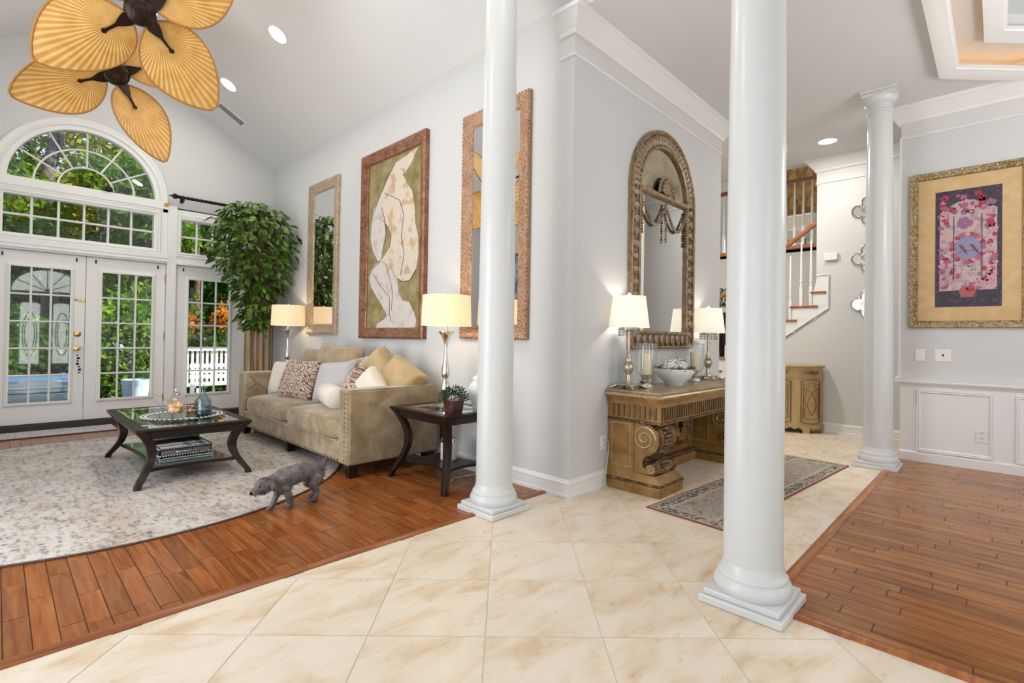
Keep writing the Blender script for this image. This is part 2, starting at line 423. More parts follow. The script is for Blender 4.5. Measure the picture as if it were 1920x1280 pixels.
# ---- ceilings
vc = MB()
for a, b in ((XL, RX), (RX, 0)):
    vc.prism([(a, roof(a)), (b, roof(b)), (b, roof(b)+.08), (a, roof(a)+.08)], YB-.15, YD+.15, lambda u, v, t: (u, t, v))
struct('ceiling', vc, M['ceil'])
struct('ceiling_stairwell', MB().box(XS, 8.0, -2.35, 2.75, 5.6, 5.7), M['ceil'])
OCT = [(.35, -1.95), (2.91, -1.95), (3.42, -2.46), (3.42, -4.2), (2.91, -4.71), (.35, -4.71), (-.16+.0, -4.2), (-.16, -2.46)]
OCT = [(max(x, .12), y) for x, y in OCT]
fc = MB(); bx = sorted({0.0, .12, .35, 2.91, 3.42, XS})
def octy(x):
    if x < .12 or x > 3.42: return None
    if x < .35: t = (x-.12)/.23; return (-2.46+t*.51, -4.2-t*.51)
    if x <= 2.91: return (-1.95, -4.71)
    t = (x-2.91)/.51; return (-1.95-t*.51, -4.71+t*.51)
for a, b in zip(bx[:-1], bx[1:]):
    mp = lambda u, v, t: (u, v, t)
    if octy((a+b)/2) is None: fc.prism([(a, YB-.15), (b, YB-.15), (b, .15 if b <= 2.8 else 2.75), (a, .15 if b <= 2.8 else 2.75)], ZC, ZC+.06, mp)
    else:
        ta, tb = octy(a+1e-6), octy(b-1e-6); top = 0.15 if b <= 2.8 else .15
        fc.prism([(a, ta[0]), (b, tb[0]), (b, top), (a, top)], ZC, ZC+.06, mp)
        fc.prism([(a, YB-.15), (b, YB-.15), (b, tb[1]), (a, ta[1])], ZC, ZC+.06, mp)
fc.box(2.8, 3.42, .15, 2.75, ZC, ZC+.06)
fc.box(-.02, .0, YB, 0, ZC-.0, ZS+.02)
cf = struct('ceiling_flat', fc, M['flatceil'])
# tray: recess behind a cove lip, then a second recess
def off(poly, d):
    k = len(poly); out = []
    for i in range(k):
        p0, p1, p2 = Vector(poly[i-1]), Vector(poly[i]), Vector(poly[(i+1) % k])
        d0, d1 = (p1-p0), (p2-p1); n0 = Vector((-d0.y, d0.x)).normalized(); n1 = Vector((-d1.y, d1.x)).normalized()
        b = n0+n1; b = b/max(b.dot(n0), .2); out.append(tuple(p1+b*d))
    return out
o_out = off(OCT, .16); IN = [(.62, -2.27), (2.80, -2.27), (3.10, -2.57), (3.10, -4.1), (2.80, -4.4), (.62, -4.4), (.40, -4.1), (.40, -2.57)]
tr = MB(); TR1 = ZC+.17
k = len(OCT)
for i in range(k):
    j = (i+1) % k
    a, b = o_out[i], o_out[j]; tr.add([(*a, ZC+.05), (*b, ZC+.05), (*b, TR1), (*a, TR1)], [(0, 1, 2, 3)])
    a2, b2 = OCT[i], OCT[j]; tr.add([(*a, ZC+.06), (*b, ZC+.06), (*b2, ZC+.06), (*a2, ZC+.06)], [(0, 1, 2, 3)])
    c_, d_ = IN[i], IN[j]; tr.add([(*a, TR1), (*b, TR1), (*d_, TR1), (*c_, TR1)], [(0, 1, 2, 3)])
    tr.add([(*c_, TR1), (*d_, TR1), (*d_, TR1+.16), (*c_, TR1+.16)], [(0, 1, 2, 3)])
tr.add([(*p, TR1+.16) for p in IN], [tuple(range(k))])
tray = obj('tray_recess', tr, M['flatceil'], cf)
crown_prof = [(0, 0), (.012, -.005), (.02, -.03), (.045, -.045), (.06, -.075), (.095, -.10), (.10, -.125), (.10, -.14), (0, -.14)]
tm = MB().mould(OCT, [(-.11, 0), (-.11, -.012), (-.095, -.018), (-.09, -.03), (-.05, -.04), (-.02, -.055), (.03, -.06), (.03, .075), (.015, .075), (.0, .02), (.0, 0)], True, lambda u, v, h: (u, v, ZC+h))
obj('tray_moulding', tm, M['trim'], cf, smooth=30)
tm2 = MB().mould(IN, [(-.09, 0), (-.09, -.012), (-.075, -.018), (-.07, -.03), (-.03, -.04), (.02, -.055), (.05, -.06), (.05, .05), (.04, .05), (.0, .0)], True, lambda u, v, h: (u, v, TR1+h))
obj('tray_moulding', tm2, M['trim'], cf, smooth=30)
M['led'] = emit('warm_led_strip', (1, .50, .10), 7)
obj('cove_light_strip', MB().tube([(x, y, ZC+.075) for x, y in off(OCT, .07)], .010, 6, True), M['led'], cf)
obj('cove_light_strip', MB().tube([(x, y, TR1+.06) for x, y in off(IN, .022)], .007, 6, True), M['led'], cf)

# ---- mouldings
M['frieze'] = plain('frieze_paint', (.69, .68, .66), .6)
CR = [(0, 0), (0, -.16), (.02, -.16), (.028, -.145), (.03, -.13), (.05, -.11), (.085, -.055), (.105, -.035), (.12, -.03), (.125, -.012), (.125, 0)]
FR = [(0, 0), (.012, .004), (.016, .012), (.012, .022), (0, .026)]
def crown(name, path, z=ZC):
    o = struct(name, MB().mould(path, CR, False, XY(z)), M['trim'], smooth=25)
    obj('frieze_bead', MB().mould(path, FR, False, XY(z-.325)), M['trim'], o, smooth=30)
    obj('frieze_board', MB().mould(path, [(0, 0), (.004, 0), (.004, .17), (0, .17)], False, XY(z-.315)), M['frieze'], o)
    return o
crown('trim_1', [(2.80, .6), (2.80, 0), (0, 0), (0, .13)])
crown('trim_2', [(XD, YB), (XD, -1.575), (XD+.15, -1.575)])
crown('trim_3', [(XS, YB), (XS, -.53), (XS+.12, -.53)])
BB = [(0, 0), (.022, 0), (.022, .022), (.016, .03), (.014, .098), (.019, .104), (.017, .114), (.010, .120), (.009, .126), (.004, .134), (0, .136)]
struct('baseboard_living', MB().mould([(2.80, .6), (2.80, 0), (0, 0), (0, YD)], BB, False, XY(0)), M['trim'], smooth=25)
struct('baseboard_stair', MB().mould([(XS, YB), (XS, 1.4)], BB, False, XY(0)), M['trim'], smooth=25)
struct('baseboard_french', MB().mould([(0, YD), (-.36, YD)], BB, False, XY(0)), M['trim'], smooth=25)
# wainscot on the dining wall: cladding, chair rail, panel mouldings, base
wn = struct('trim_4', MB().box(XD-.012, XD, YB, -1.575, 0, .80), M['trim'])
obj('chair_rail', MB().mould([(XD-.012, YB), (XD-.012, -1.575), (XD+.15, -1.575)], [(0, 0), (.012, .004), (.016, .016), (.022, .024), (.04, .034), (.045, .05), (.04, .064), (.045, .072), (.045, .082), (0, .082)], False, XY(.768)), M['trim'], wn, smooth=25)
obj('base_moulding', MB().mould([(XD-.012, YB), (XD-.012, -1.575)], [(0, 0), (.018, 0), (.018, .085), (.012, .095), (0, .10)], False, XY(0)), M['trim'], wn, smooth=25)
for a, b in ((-1.712, -2.287), (-2.435, -3.01), (-3.16, -3.74)):
    rc = [(a, .106), (b, .106), (b, .735), (a, .735)]
    obj('panel_moulding', MB().mould(rc[::-1], [(0, 0), (.0, .014), (.006, .018), (.014, .012), (.022, .016), (.03, .008), (.034, 0)], True, lambda u, v, h: (XD-.012-h, u, v)), M['trim'], wn, smooth=25)
obj('wall_end_casing', MB().box(XD-.016, XD+.16, -1.575, -1.56, .85, ZC-.32), M['trim'], wn)

# ---- round columns
def column(label, x, y, ztop, rb=.126):
    t = thing('column', label, 'column', (x, y, 0), 0, 'white round interior columns')
    obj('plinth', MB().box(-.18, .18, -.18, .18, 0, .035).box(-.162, .162, -.162, .162, .035, .062), M['column'], t, bevel=.006)
    base = [(.158, .062), (.165, .075), (.166, .09), (.160, .112), (.150, .122), (.148, .127), (.150, .131), (.149, .139), (.143, .146), (.137, .15), (.132, .165), (rb, .19)]
    obj('base_torus', MB().lathe(base, 48), M['column'], t, smooth=50)
    sh = [(rb*(1-.17*max(0, (k/24-.25)/.75)**1.6), .19+(ztop-.19-.22)*k/24) for k in range(25)]
    rt = sh[-1][0]
    obj('shaft', MB().lathe(sh, 48), M['column'], t, smooth=60)
    z = ztop-.22
    cp = [(rt, z), (rt+.012, z+.01), (rt+.014, z+.02), (rt+.004, z+.03), (rt+.002, z+.085), (rt+.02, z+.095), (rt+.035, z+.12), (rt+.045, z+.14), (rt+.047, z+.155)]
    obj('capital', MB().lathe(cp, 48), M['column'], t, smooth=40)
    obj('abacus', MB().box(-.138, .138, -.138, .138, ztop-.066, ztop-.03).box(-.148, .148, -.148, .148, ztop-.03, ztop+.0), M['column'], t, bevel=.005)
column('white round column standing at the corner of the living room threshold', -.575, .215, roof(-.575))
column('largest nearest white round column between the tile and the dining floor', -.56, -1.505, roof(-.56))
column('farthest slim white column beside the wainscoted dining wall', 3.02, -1.47, ZC, .120)

# ================================================================== FRENCH DOORS AND WINDOWS
FZ = .085      # raised sill under the doors
struct('trim_5', MB().box(-3.2, -.36, YD-.03, YD+.15, 0, FZ-.012), M['dark'])
def pane_mesh(wd, ht): return MB().box(-wd/2, wd/2, -.003, .003, -ht/2, ht/2).mesh('pane')
def lites(parent, x0, x1, z0, z1, nc, nr, y, bar=.022):
    # panes and muntin bars between x0..x1, z0..z1 at depth y (parent local == world)
    cw, rh = (x1-x0)/nc, (z1-z0)/nr
    me = pane_mesh(cw-bar*.6, rh-bar*.6); me.materials.append(M['pane'])
    for i in range(nc):
        for j in range(nr): link('pane', me, parent, (x0+(i+.5)*cw, y+.012, z0+(j+.5)*rh))
    for i in range(1, nc): obj('muntin', MB().prism([(-bar/2, 0), (-bar*.2, -.012), (bar*.2, -.012), (bar/2, 0), (bar/2, .02), (-bar/2, .02)], z0, z1, lambda u, v, t: (x0+i*cw+u, y+v, t)), M['door'], parent)
    for j in range(1, nr): obj('muntin', MB().prism([(-bar/2, 0), (-bar*.2, -.0125), (bar*.2, -.0125), (bar/2, 0), (bar/2, .0205), (-bar/2, .0205)], x0, x1, lambda u, v, t: (t, y+v, z0+j*rh+u)), M['door'], parent)
def french_door(name, x0, x1, g0, g1, zt=2.145):
    gz0, gz1 = .335, 1.962; y0, y1 = YD+.03, YD+.075
    d = struct(name, MB().box(x0, g0, y0, y1, FZ, zt).box(g1, x1, y0, y1, FZ, zt).box(g0, g1, y0, y1, FZ, gz0).box(g0, g1, y0, y1, gz1, zt), M['door'])
    rc = [(g0, gz0), (g1, gz0), (g1, gz1), (g0, gz1)]
    obj('glazing_bead', MB().mould(rc[::-1], [(-.004, 0), (-.004, .016), (.012, .022), (.034, .012), (.04, 0)], True, lambda u, v, h: (u, y0-h, v)), M['door'], d, smooth=30)
    lites(d, g0, g1, gz0, gz1, 3, 5, y0+.01)
    for xx in (x0+.09, x1-.09): obj('clip', MB().box(xx-.007, xx+.007, y0-.012, y0, zt-.075, zt-.03), M['black'], d)
    return d
d1 = french_door('door_1', -3.085, -2.250, -2.925, -2.390)
d2 = french_door('door_2', -2.244, -1.405, -2.088, -1.553)
d3 = french_door('door_3', -1.285, -.415, -1.128, -.594)
ymm = YD+.03
# hardware on the active leaf
obj('deadbolt', MB().lathe([(.036, 0), (.036, .008), (.028, .014), (.012, .02)], 24).xf(Matrix.Translation((-2.318, ymm, 1.165)) @ Matrix.Rotation(PI/2, 4, 'X')), M['brass'], d1, smooth=True)
kn = obj('door_knob', MB().lathe([(.036, 0), (.034, .008), (.014, .014), (.013, .035), (.026, .045), (.032, .06), (.026, .075), (.008, .08)], 24).xf(Matrix.Translation((-2.318, ymm, .985)) @ Matrix.Rotation(PI/2, 4, 'X')), M['brass'], d1, smooth=True)
obj('flip_lock', MB().box(-2.36, -2.25, ymm-.012, ymm, 1.59, 1.605).box(-2.29, -2.262, ymm-.016, ymm, 1.575, 1.62).ball((-2.345, ymm-.008, 1.597), .014), M['brass'], d1, bevel=.003)
kc = MB(); 
for k_ in range(7): kc.ball((-2.318+.008*math.sin(k_*1.7)+k_*.004, ymm-.045, .90-k_*.036), .016 if k_ % 2 else .010, 8, 6)
tag(obj('bell_string', kc, M['black'], None, smooth=True), 'string of small dark bells hanging from the french door knob', 'bells')
M['hinge'] = plain('aged_brass_hinge', (.30, .20, .09), .4, .8)
for z in (.30, 1.15, 1.95):
    obj('hinge', MB().box(-1.412, -1.396, ymm-.014, ymm, z-.05, z+.05).tube([(-1.404, ymm-.014, z-.055), (-1.404, ymm-.014, z+.055)], .008), M['hinge'], d2)
# frame: jambs, mullion posts, head casings
def casing(x0, x1, z0, z1, y=YD, dpt=.02): return MB().box(x0, x1, y-dpt, y+.1, z0, z1)
jf = struct('trim_6', casing(-3.2, -3.09, 0, 2.96), M['trim'])
for a, b, c_, e in ((-1.40, -1.288, 0, 2.97), (-.41, -.33, 0, 2.97), (-3.09, -1.40, 2.15, 2.29), (-1.288, -.41, 2.15, 2.24)):
    obj('casing', casing(a, b, c_, e), M['trim'], jf, bevel=.006)
obj('head_moulding', MB().mould([(-1.385, 0), (-3.2, 0)], [(0, 0), (.03, 0), (.03, .02), (.018, .03), (.03, .045), (.03, .075), (.0, .075)], False, lambda u, v, h: (u, YD-.02+v, 2.175+h)), M['trim'], jf, smooth=25)
obj('head_moulding', MB().mould([(-.33, 0), (-1.29, 0)], [(0, 0), (.03, 0), (.03, .02), (.018, .03), (.0, .045)], False, lambda u, v, h: (u, YD-.02+v, 2.155+h)), M['trim'], jf, smooth=25)
# transom windows
def transom(name, x0, x1, z0, z1, nc, nr, fw=.07):
    d = struct(name, MB().box(x0-fw, x0, YD-.01, YD+.1, z0-fw, z1+fw).box(x1, x1+fw, YD-.01, YD+.1, z0-fw, z1+fw).box(x0, x1, YD-.01, YD+.1, z0-fw, z0).box(x0, x1, YD-.01, YD+.1, z1, z1+fw), M['trim'])
    rc = [(x0-fw, z0-fw), (x1+fw, z0-fw), (x1+fw, z1+fw), (x0-fw, z1+fw)]
    obj('casing', MB().mould(rc[::-1], [(-.045, 0), (-.045, .025), (-.03, .03), (-.015, .02), (.0, .028), (.015, .012), (.03, .012), (.03, 0)], True, lambda u, v, h: (u, YD-h, v)), M['trim'], d, smooth=25)
    lites(d, x0, x1, z0, z1, nc, nr, YD+.05, .026)
    return d
for a, b, c_, e in ((-1.49, -1.39, 2.26, 2.95), (-3.14, -3.06, 2.26, 2.95), (-1.32, -.36, 2.835, 2.945), (-1.32, -.36, 2.235, 2.285), (-3.14, -1.385, 2.86, 2.92)):
    obj('filler', MB().box(a, b, YD+.0, YD+.09, c_, e), M['trim'], jf)
transom('window_1', -3.0, -1.556, 2.345, 2.80, 6, 2)
transom('window_2', -1.235, -.43, 2.33, 2.79, 4, 2, .055)
# arched fanlight
ri = .715
wa = struct('window_3', MB(), M['trim']) if 0 else None
arcp = lambda r, n=40, a0=0, a1=PI: [(AX+r*math.cos(a0+(a1-a0)*k/n), AZ+r*math.sin(a0+(a1-a0)*k/n)) for k in range(n+1)]
fm = MB().mould(arcp(.86), [(0, 0), (0, .025), (.012, .03), (.05, .018), (.08, .028), (.10, .01), (.145, .006), (.145, -.10), (.08, -.12), (.0, -.02)], False, lambda u, v, h: (u, YD-h, v))
fm.box(AX-.86, AX+.86, YD-.028, YD+.1, 2.90, 3.005)
wa = struct('window_3', fm, M['trim'], smooth=25)
yb = YD+.055
sect = []
for k in range(6):
    a0, a1 = PI*k/6, PI*(k+1)/6
    for r0, r1 in ((.27, .49), (.49, ri)): sect.append((a0, a1, r0, r1))
sect.append((0, PI, .001, .27))
for a0, a1, r0, r1 in sect:
    nn = 10 if a1-a0 < 2 else 24
    poly = arcp(r1, nn, a0, a1)+arcp(r0, nn if r0 > .01 else 1, a0, a1)[::-1]
    obj('pane', MB().prism(poly, yb+.008, yb+.012, lambda u, v, t: (u, t, v)), M['pane'], wa)
for r in (.27, .49): obj('muntin', MB().tube([(u, yb, v) for u, v in arcp(r, 40)], .012, 6), M['door'], wa, smooth=60)
for k in range(1, 6):
    a = PI*k/6; obj('muntin', MB().tube([(AX+r*math.cos(a), yb, AZ+r*math.sin(a)) for r in (.27, ri+.01)], .011, 6), M['door'], wa, smooth=60)
# glued-on cork and lens on the casing
tag(obj('wood_button', MB().lathe([(.026, 0), (.026, .008), (.02, .012)], 16).xf(Matrix.Translation((-1.425, YD-.03, 2.96)) @ Matrix.Rotation(PI/2, 4, 'X')), plain('cork', (.62, .28, .05), .6), None, smooth=True), 'small orange brown round button on the white arch casing', 'button')
wcam = MB().ball((-2.05, YD-.035, 3.035), .045, 14, 8, (1, .8, .8)).tube([(-2.05, YD-.08, 3.04), (-2.05, YD-.06, 3.04)], .02, 12).box(-2.11, -1.99, YD-.03, YD-.01, 3.005, 3.015)
tag(obj('security_camera', wcam, M['black'], None, smooth=True), 'small black round camera on the sill of the arched window', 'camera')

# ---- front entrance behind the photographer: double door with leaded glass and a fanlight (seen reflected in the french doors)
M['daylit'] = emit('daylit_leaded_glass', (.95, 1.0, .97), 5.0)
fd_ = struct('door_4', MB().box(-2.86, -1.18, YB, YB+.05, 0, 2.22).box(-2.9, -1.14, YB, YB+.06, 2.22, 2.30), M['door'])
for x in (-2.37, -1.68):
    obj('leaded_glass', MB().prism([(x-.20, .25), (x+.20, .25), (x+.20, 1.95)]+[(x+.20*math.cos(PI*k/8), 1.95+.05*math.sin(PI*k/8)) for k in range(1, 8)]+[(x-.20, 1.95)], YB+.05, YB+.058, lambda u, v, t: (u, t, v)), M['daylit'], fd_)
    for s in (1.0, .7): obj('leading', MB().tube([(x+.15*s*math.cos(2*PI*k/24), YB+.06, 1.1+.62*s*math.sin(2*PI*k/24)) for k in range(24)], .012, 5, True), M['black'], fd_)
wfn = struct('window_5', MB().mould([(-2.02+.74*math.cos(PI*k/20), 2.34+.60*math.sin(PI*k/20)) for k in range(21)], [(0, 0), (0, .05), (-.07, .05), (-.07, 0)], False, lambda u, v, h: (u, YB+h, v)), M['trim'])
obj('pane', MB().prism([(-2.02+.74*math.cos(PI*k/20), 2.34+.60*math.sin(PI*k/20)) for k in range(21)], YB+.01, YB+.02, lambda u, v, t: (u, t, v)), M['daylit'], wfn)
for k in range(1, 6): obj('muntin', MB().tube([(-2.02, YB+.03, 2.34), (-2.02+.74*math.cos(PI*k/6), YB+.03, 2.34+.60*math.sin(PI*k/6))], .012, 5), M['black'], wfn)

# ================================================================== LIVING ROOM WALL: mirrors and painting
def carved(name, c1, c2, c3, sc=38, metal=.35, rough=.42, bs=.7):
    ma, n, b = nodes(name); p = pos(n)
    v = N(n, 'ShaderNodeTexVoronoi'); v.inputs['Scale'].default_value = sc; n.links.new(p, v.inputs['Vector'])
    a = noise(n, p, 7, 5, .6)
    c = mix(n, ramp(n, v.outputs['Distance'], [(.0, c2), (.45, c1), (.8, c3)]), ramp(n, a, [(.35, c1), (.62, c2)]), .45)
    n.links.new(c, b.inputs['Base Color']); S(b, rough=rough, metal=metal); bump(n, b, v.outputs['Distance'], bs, .012)
    return ma
M['frame_pale'] = carved('pale_bronze_carving', (.50, .36, .24), (.68, .56, .42), (.24, .13, .07), 60)
M['frame_copper'] = carved('copper_carving', (.42, .23, .13), (.60, .40, .27), (.17, .07, .035), 60)
M['frame_rust'] = carved('rust_gilt_frame', (.24, .075, .028), (.42, .25, .16), (.10, .03, .015), 26, .3, .38, .4)
WM = lambda u, v, h: (-h, u, v)     # on wall x=0: u=y, v=z, h out of the wall
def rect(a, b, c_, d): return [(a, c_), (a, d), (b, d), (b, c_)]    # travels clockwise in (u,v) with a<b
def wall_mirror(label, y0, y1, z0, z1, mat_, fw):
    t = thing('wall_mirror', label, 'mirror', (0, 0, 0), 0, 'tall carved mirrors beside the painting')
    rc = rect(y0, y1, z0, z1)
    prof = [(0, .002), (0, .030), (-.012, .045), (-.024, .046), (-.04, .038), (-fw*.72, .026), (-fw*.8, .030), (-fw*.9, .026), (-fw, .012), (-fw, .002)]
    obj('frame', MB().mould(rc, prof, True, WM), mat_, t, smooth=35)
    obj('mirror_glass', MB().box(-.010, -.004, y0+fw*.95, y1-fw*.95, z0+fw*.95, z1-fw*.95), M['mirror'], t)
    bd = MB(); n = int((z1-z0)/.034)
    for k in range(n):
        for yy in (y0+.004, y1-.004): bd.ball((-.034, yy, z0+.017+k*(z1-z0)/n), .010, 5, 4)
    n = int((y1-y0)/.034)
    for k in range(n):
        for zz in (z0+.004, z1-.004): bd.ball((-.034, y0+.017+k*(y1-y0)/n, zz), .010, 5, 4)
    obj('bead_edge', bd, mat_, t, smooth=True, kind='stuff')
wall_mirror('far narrow wall mirror in a pale carved frame reflecting the leafy tree', 3.70, 4.56, 1.213, 3.25, M['frame_pale'], .135)
wall_mirror('near tall wall mirror in a copper carved frame partly hidden by a column', .425, 1.262, 1.188, 3.235, M['frame_copper'], .125)

pt = thing('framed_painting', 'large painting of a pale crouching figure in a rusty gilt frame above the sofa', 'painting')
Y0, Y1, Z0, Z1 = 1.822, 3.10, 1.172, 3.30
obj('frame', MB().mould(rect(Y0, Y1, Z0, Z1), [(0, .002), (0, .05), (-.02, .062), (-.045, .058), (-.09, .03), (-.11, .028), (-.12, .018), (-.12, .002)], True, WM), M['frame_rust'], pt, smooth=30)
M['canvas'] = plain('olive_canvas', (.20, .145, .04), .7, 0, (6, (.36, .30, .15), .35, .7), (25, .3))
M['figure'] = plain('painted_cream', (.66, .56, .46), .7, 0, (7, (.52, .36, .22), .52, .62), (20, .25))
M['figure2'] = plain('painted_white', (.62, .57, .53), .7, 0, (8, (.52, .42, .33), .50, .66), (20, .25))
M['charcoal'] = plain('charcoal_line', (.06, .055, .06), .8)
obj('canvas', MB().box(-.008, -.004, Y0+.11, Y1-.11, Z0+.11, Z1-.11), M['canvas'], pt)
# picture space: s 0..1 from left (large y) to right (small y), t 0..1 from top to bottom
def PP(s, t): return (Y1-.115-s*(Y1-Y0-.23), Z1-.115-t*(Z1-Z0-.23))
def blob(name, pts, mat_, h0, h1, parent, mp=None):
    return obj(name, MB().prism([PP(*p) for p in pts], h0, h1, WM if mp is None else mp), mat_, parent)
fig = [(.93, .005), (.82, .08), (.68, .135), (.74, .185), (.84, .24), (.885, .33), (.90, .42), (.955, .50), (.965, .60), (.93, .68), (.83, .735), (.70, .74), (.60, .715), (.45, .645), (.34, .605), (.27, .60), (.36, .565), (.44, .53), (.47, .47), (.40, .405), (.30, .355), (.235, .315), (.18, .245), (.24, .205), (.33, .15), (.43, .09), (.52, .045), (.72, .03)]
blob('painted_body', fig, M['figure'], .008, .0092, pt)
arm = [(.25, .205), (.33, .20), (.27, .28), (.33, .345), (.37, .44), (.33, .52), (.27, .60), (.20, .595), (.10, .53), (.045, .45), (.05, .37), (.10, .285)]
blob('painted_arm', arm, M['figure2'], .0092, .0100, pt)
leg = [(.27, .60), (.36, .61), (.48, .66), (.60, .72), (.63, .80), (.70, .845), (.82, .855), (.90, .905), (.95, .955), (.93, .999), (.20, .999), (.22, .975), (.37, .945), (.42, .925), (.33, .875), (.18, .80), (.06, .74), (.025, .69), (.08, .645), (.18, .61)]
blob('painted_leg', leg, M['figure2'], .0092, .0100, pt)
ln = MB()
for path in ([(.30, .355), (.40, .405), (.47, .47), (.44, .53)], [(.24, .205), (.18, .245), (.08, .33), (.045, .45), (.10, .53), (.20, .595)], [(.27, .60), (.12, .635), (.04, .69), (.07, .745)],
             [(.27, .28), (.33, .345), (.37, .44), (.30, .56)], [(.32, .20), (.48, .235), (.62, .27), (.70, .36), (.66, .48), (.72, .58), (.66, .70)], [(.12, .67), (.28, .75), (.46, .82), (.47, .92), (.50, .96)],
             [(.37, .62), (.47, .72), (.52, .80), (.50, .90)], [(.60, .715), (.70, .74), (.83, .735), (.93, .68)], [(.52, .045), (.36, .13), (.27, .19)], [(.62, .09), (.70, .11), (.68, .14)]):
    Q = []
    for a, b in zip(path[:-1], path[1:]):
        for k in range(5): Q.append((a[0]+(b[0]-a[0])*k/5, a[1]+(b[1]-a[1])*k/5))
    Q.append(path[-1])
    ln.tube([(-.0102, *PP(*q)) for q in Q], .0035, 4)
obj('drawn_lines', ln, M['charcoal'], pt, kind='stuff')

# ================================================================== SOFA
def velvet():
    ma, n, b = nodes('taupe_velvet'); p = pos(n)
    c = ramp(n, noise(n, p, 5.5, 5, .6, .6), [(.32, (.225, .150, .078)), (.52, (.325, .238, .138)), (.70, (.44, .355, .24))])
    n.links.new(c, b.inputs['Base Color']); S(b, rough=.75, sheen=.5); b.inputs['Sheen Roughness'].default_value = .4
    bump(n, b, noise(n, p, 60, 2), .12, .004); return ma
M['velvet'] = velvet()
M['nail'] = plain('bronze_nailhead', (.45, .34, .22), .3, 1)
sf = thing('sofa', 'taupe velvet tufted sofa with nailhead trim below the painting', 'sofa', (-.5, 2.88, 0))
HL, X0, X1 = 1.35, -.48, .44      # local: x -.48 front .. .44 back ; y -1.40 near .. 1.40 far
AW = .19
for s, nm in ((-1, 'near'), (1, 'far')):
    ya, yb2 = (s*HL, s*(HL-AW))
    obj('arm', MB().box(X0, X1, min(ya, yb2), max(ya, yb2), .115, .745), M['velvet'], sf, bevel=.022, seg=3)
    obj('arm_piping', MB().tube([(X0+.004, ya-s*.015, .12), (X0+.004, ya-s*.015, .735), (X0+.03, ya-s*.006, .742), (X1-.02, ya-s*.006, .742)], .006, 6), M['velvet'], sf, smooth=60)
obj('back', MB().box(.22, X1, -HL+AW+.002, HL-AW-.002, .30, .745), M['velvet'], sf, bevel=.03, seg=3)
obj('front_rail', MB().box(X0+.012, X1, -HL+AW, HL-AW, .115, .30), M['velvet'], sf, bevel=.015)
def cushion(x0, x1, y0, y1, z0, z1, crown_=.04, rnd=.05):
    mb = MB(); cx, cy, hx, hy = (x0+x1)/2, (y0+y1)/2, (x1-x0)/2, (y1-y0)/2
    def sq(t): return math.copysign(abs(t)**.28, t)
    def fn(u, v):
        a = 2*PI*u; ph = -PI/2+PI*v
        cc = abs(math.cos(ph))**.22; x, y = sq(math.cos(a))*cc, sq(math.sin(a))*cc
        zz = math.copysign(abs(math.sin(ph))**.5, math.sin(ph))
        bul = (1-x*x)*(1-y*y)*crown_*(1 if zz > 0 else .2)*abs(zz)
        return (cx+hx*x, cy+hy*y, (z0+z1)/2+(z1-z0)/2*zz+bul)
    return mb.grid(fn, 64, 20, cu=True)
for a, b in ((-HL+AW+.006, -.006), (.006, HL-AW-.006)):
    cu = obj('seat_cushion', cushion(X0-.02, .24, a, b, .285, .475, .045), M['velvet'], sf, smooth=70)
    for zz, g_ in ((.462, .0), (.30, .0)):
        pth = [(X0-.012+.02, b-.02), (X0-.016, b-.06), (X0-.018, (a+b)/2), (X0-.016, a+.06), (X0-.012+.02, a+.02)]
        obj('piping', MB().tube([(x, y, zz+.012*math.sin((y-a)/(b-a)*PI)) for x, y in pth], .0055, 6), M['velvet'], cu, smooth=60)
# tufting on the inner face of the far arm and the back
for zx, zz in ((-.34, .62), (-.12, .62), (-.23, .54), (-.01, .54), (.1, .62)):
    obj('tuft_button', MB().ball((zx, HL-AW-.004, zz), .014, 8, 6, (1, .5, 1)), M['velvet'], sf, smooth=True)
tl = MB()
for (a, b), (c_, d) in (((-.34, .62), (-.23, .54)), ((-.23, .54), (-.12, .62)), ((-.12, .62), (-.01, .54)), ((-.01, .54), (.1, .62)), ((-.34, .62), (-.44, .55)), ((-.34, .62), (-.42, .70)), ((-.12, .62), (-.12, .73)), ((-.23, .54), (-.23, .47))):
    tl.tube([(a, HL-AW-.001, b), (c_, HL-AW-.001, d)], .0045, 5)
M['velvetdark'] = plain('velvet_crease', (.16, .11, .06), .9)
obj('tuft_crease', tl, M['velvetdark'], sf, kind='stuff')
nl = MB()
for k in range(46):
    y = -HL+.03+k*(2*HL-.06)/45; nl.ball((X0+.008, y, .135), .010, 6, 4, (.6, 1, 1))
for s in (-1, 1):
    for k in range(15):
        z = .15+k*.040
        for dy in (.022, .075): nl.ball((X0-.001, s*(HL-dy), z), .009, 6, 4, (.6, 1, 1))
obj('nailheads', nl, M['nail'], sf, smooth=True, kind='stuff')
for lx in (X0+.07, X1-.07):
    for ly in (-HL+.07, 0, HL-.07):
        obj('leg', MB().add([(lx-.032, ly-.032, 0), (lx+.032, ly-.032, 0), (lx+.032, ly+.032, 0), (lx-.032, ly+.032, 0), (lx-.05, ly-.05, .116), (lx+.05, ly-.05, .116), (lx+.05, ly+.05, .116), (lx-.05, ly+.05, .116)],
                            [(0, 3, 2, 1), (4, 5, 6, 7), (0, 1, 5, 4), (1, 2, 6, 5), (2, 3, 7, 6), (3, 0, 4, 7)]), M['espresso'], sf)

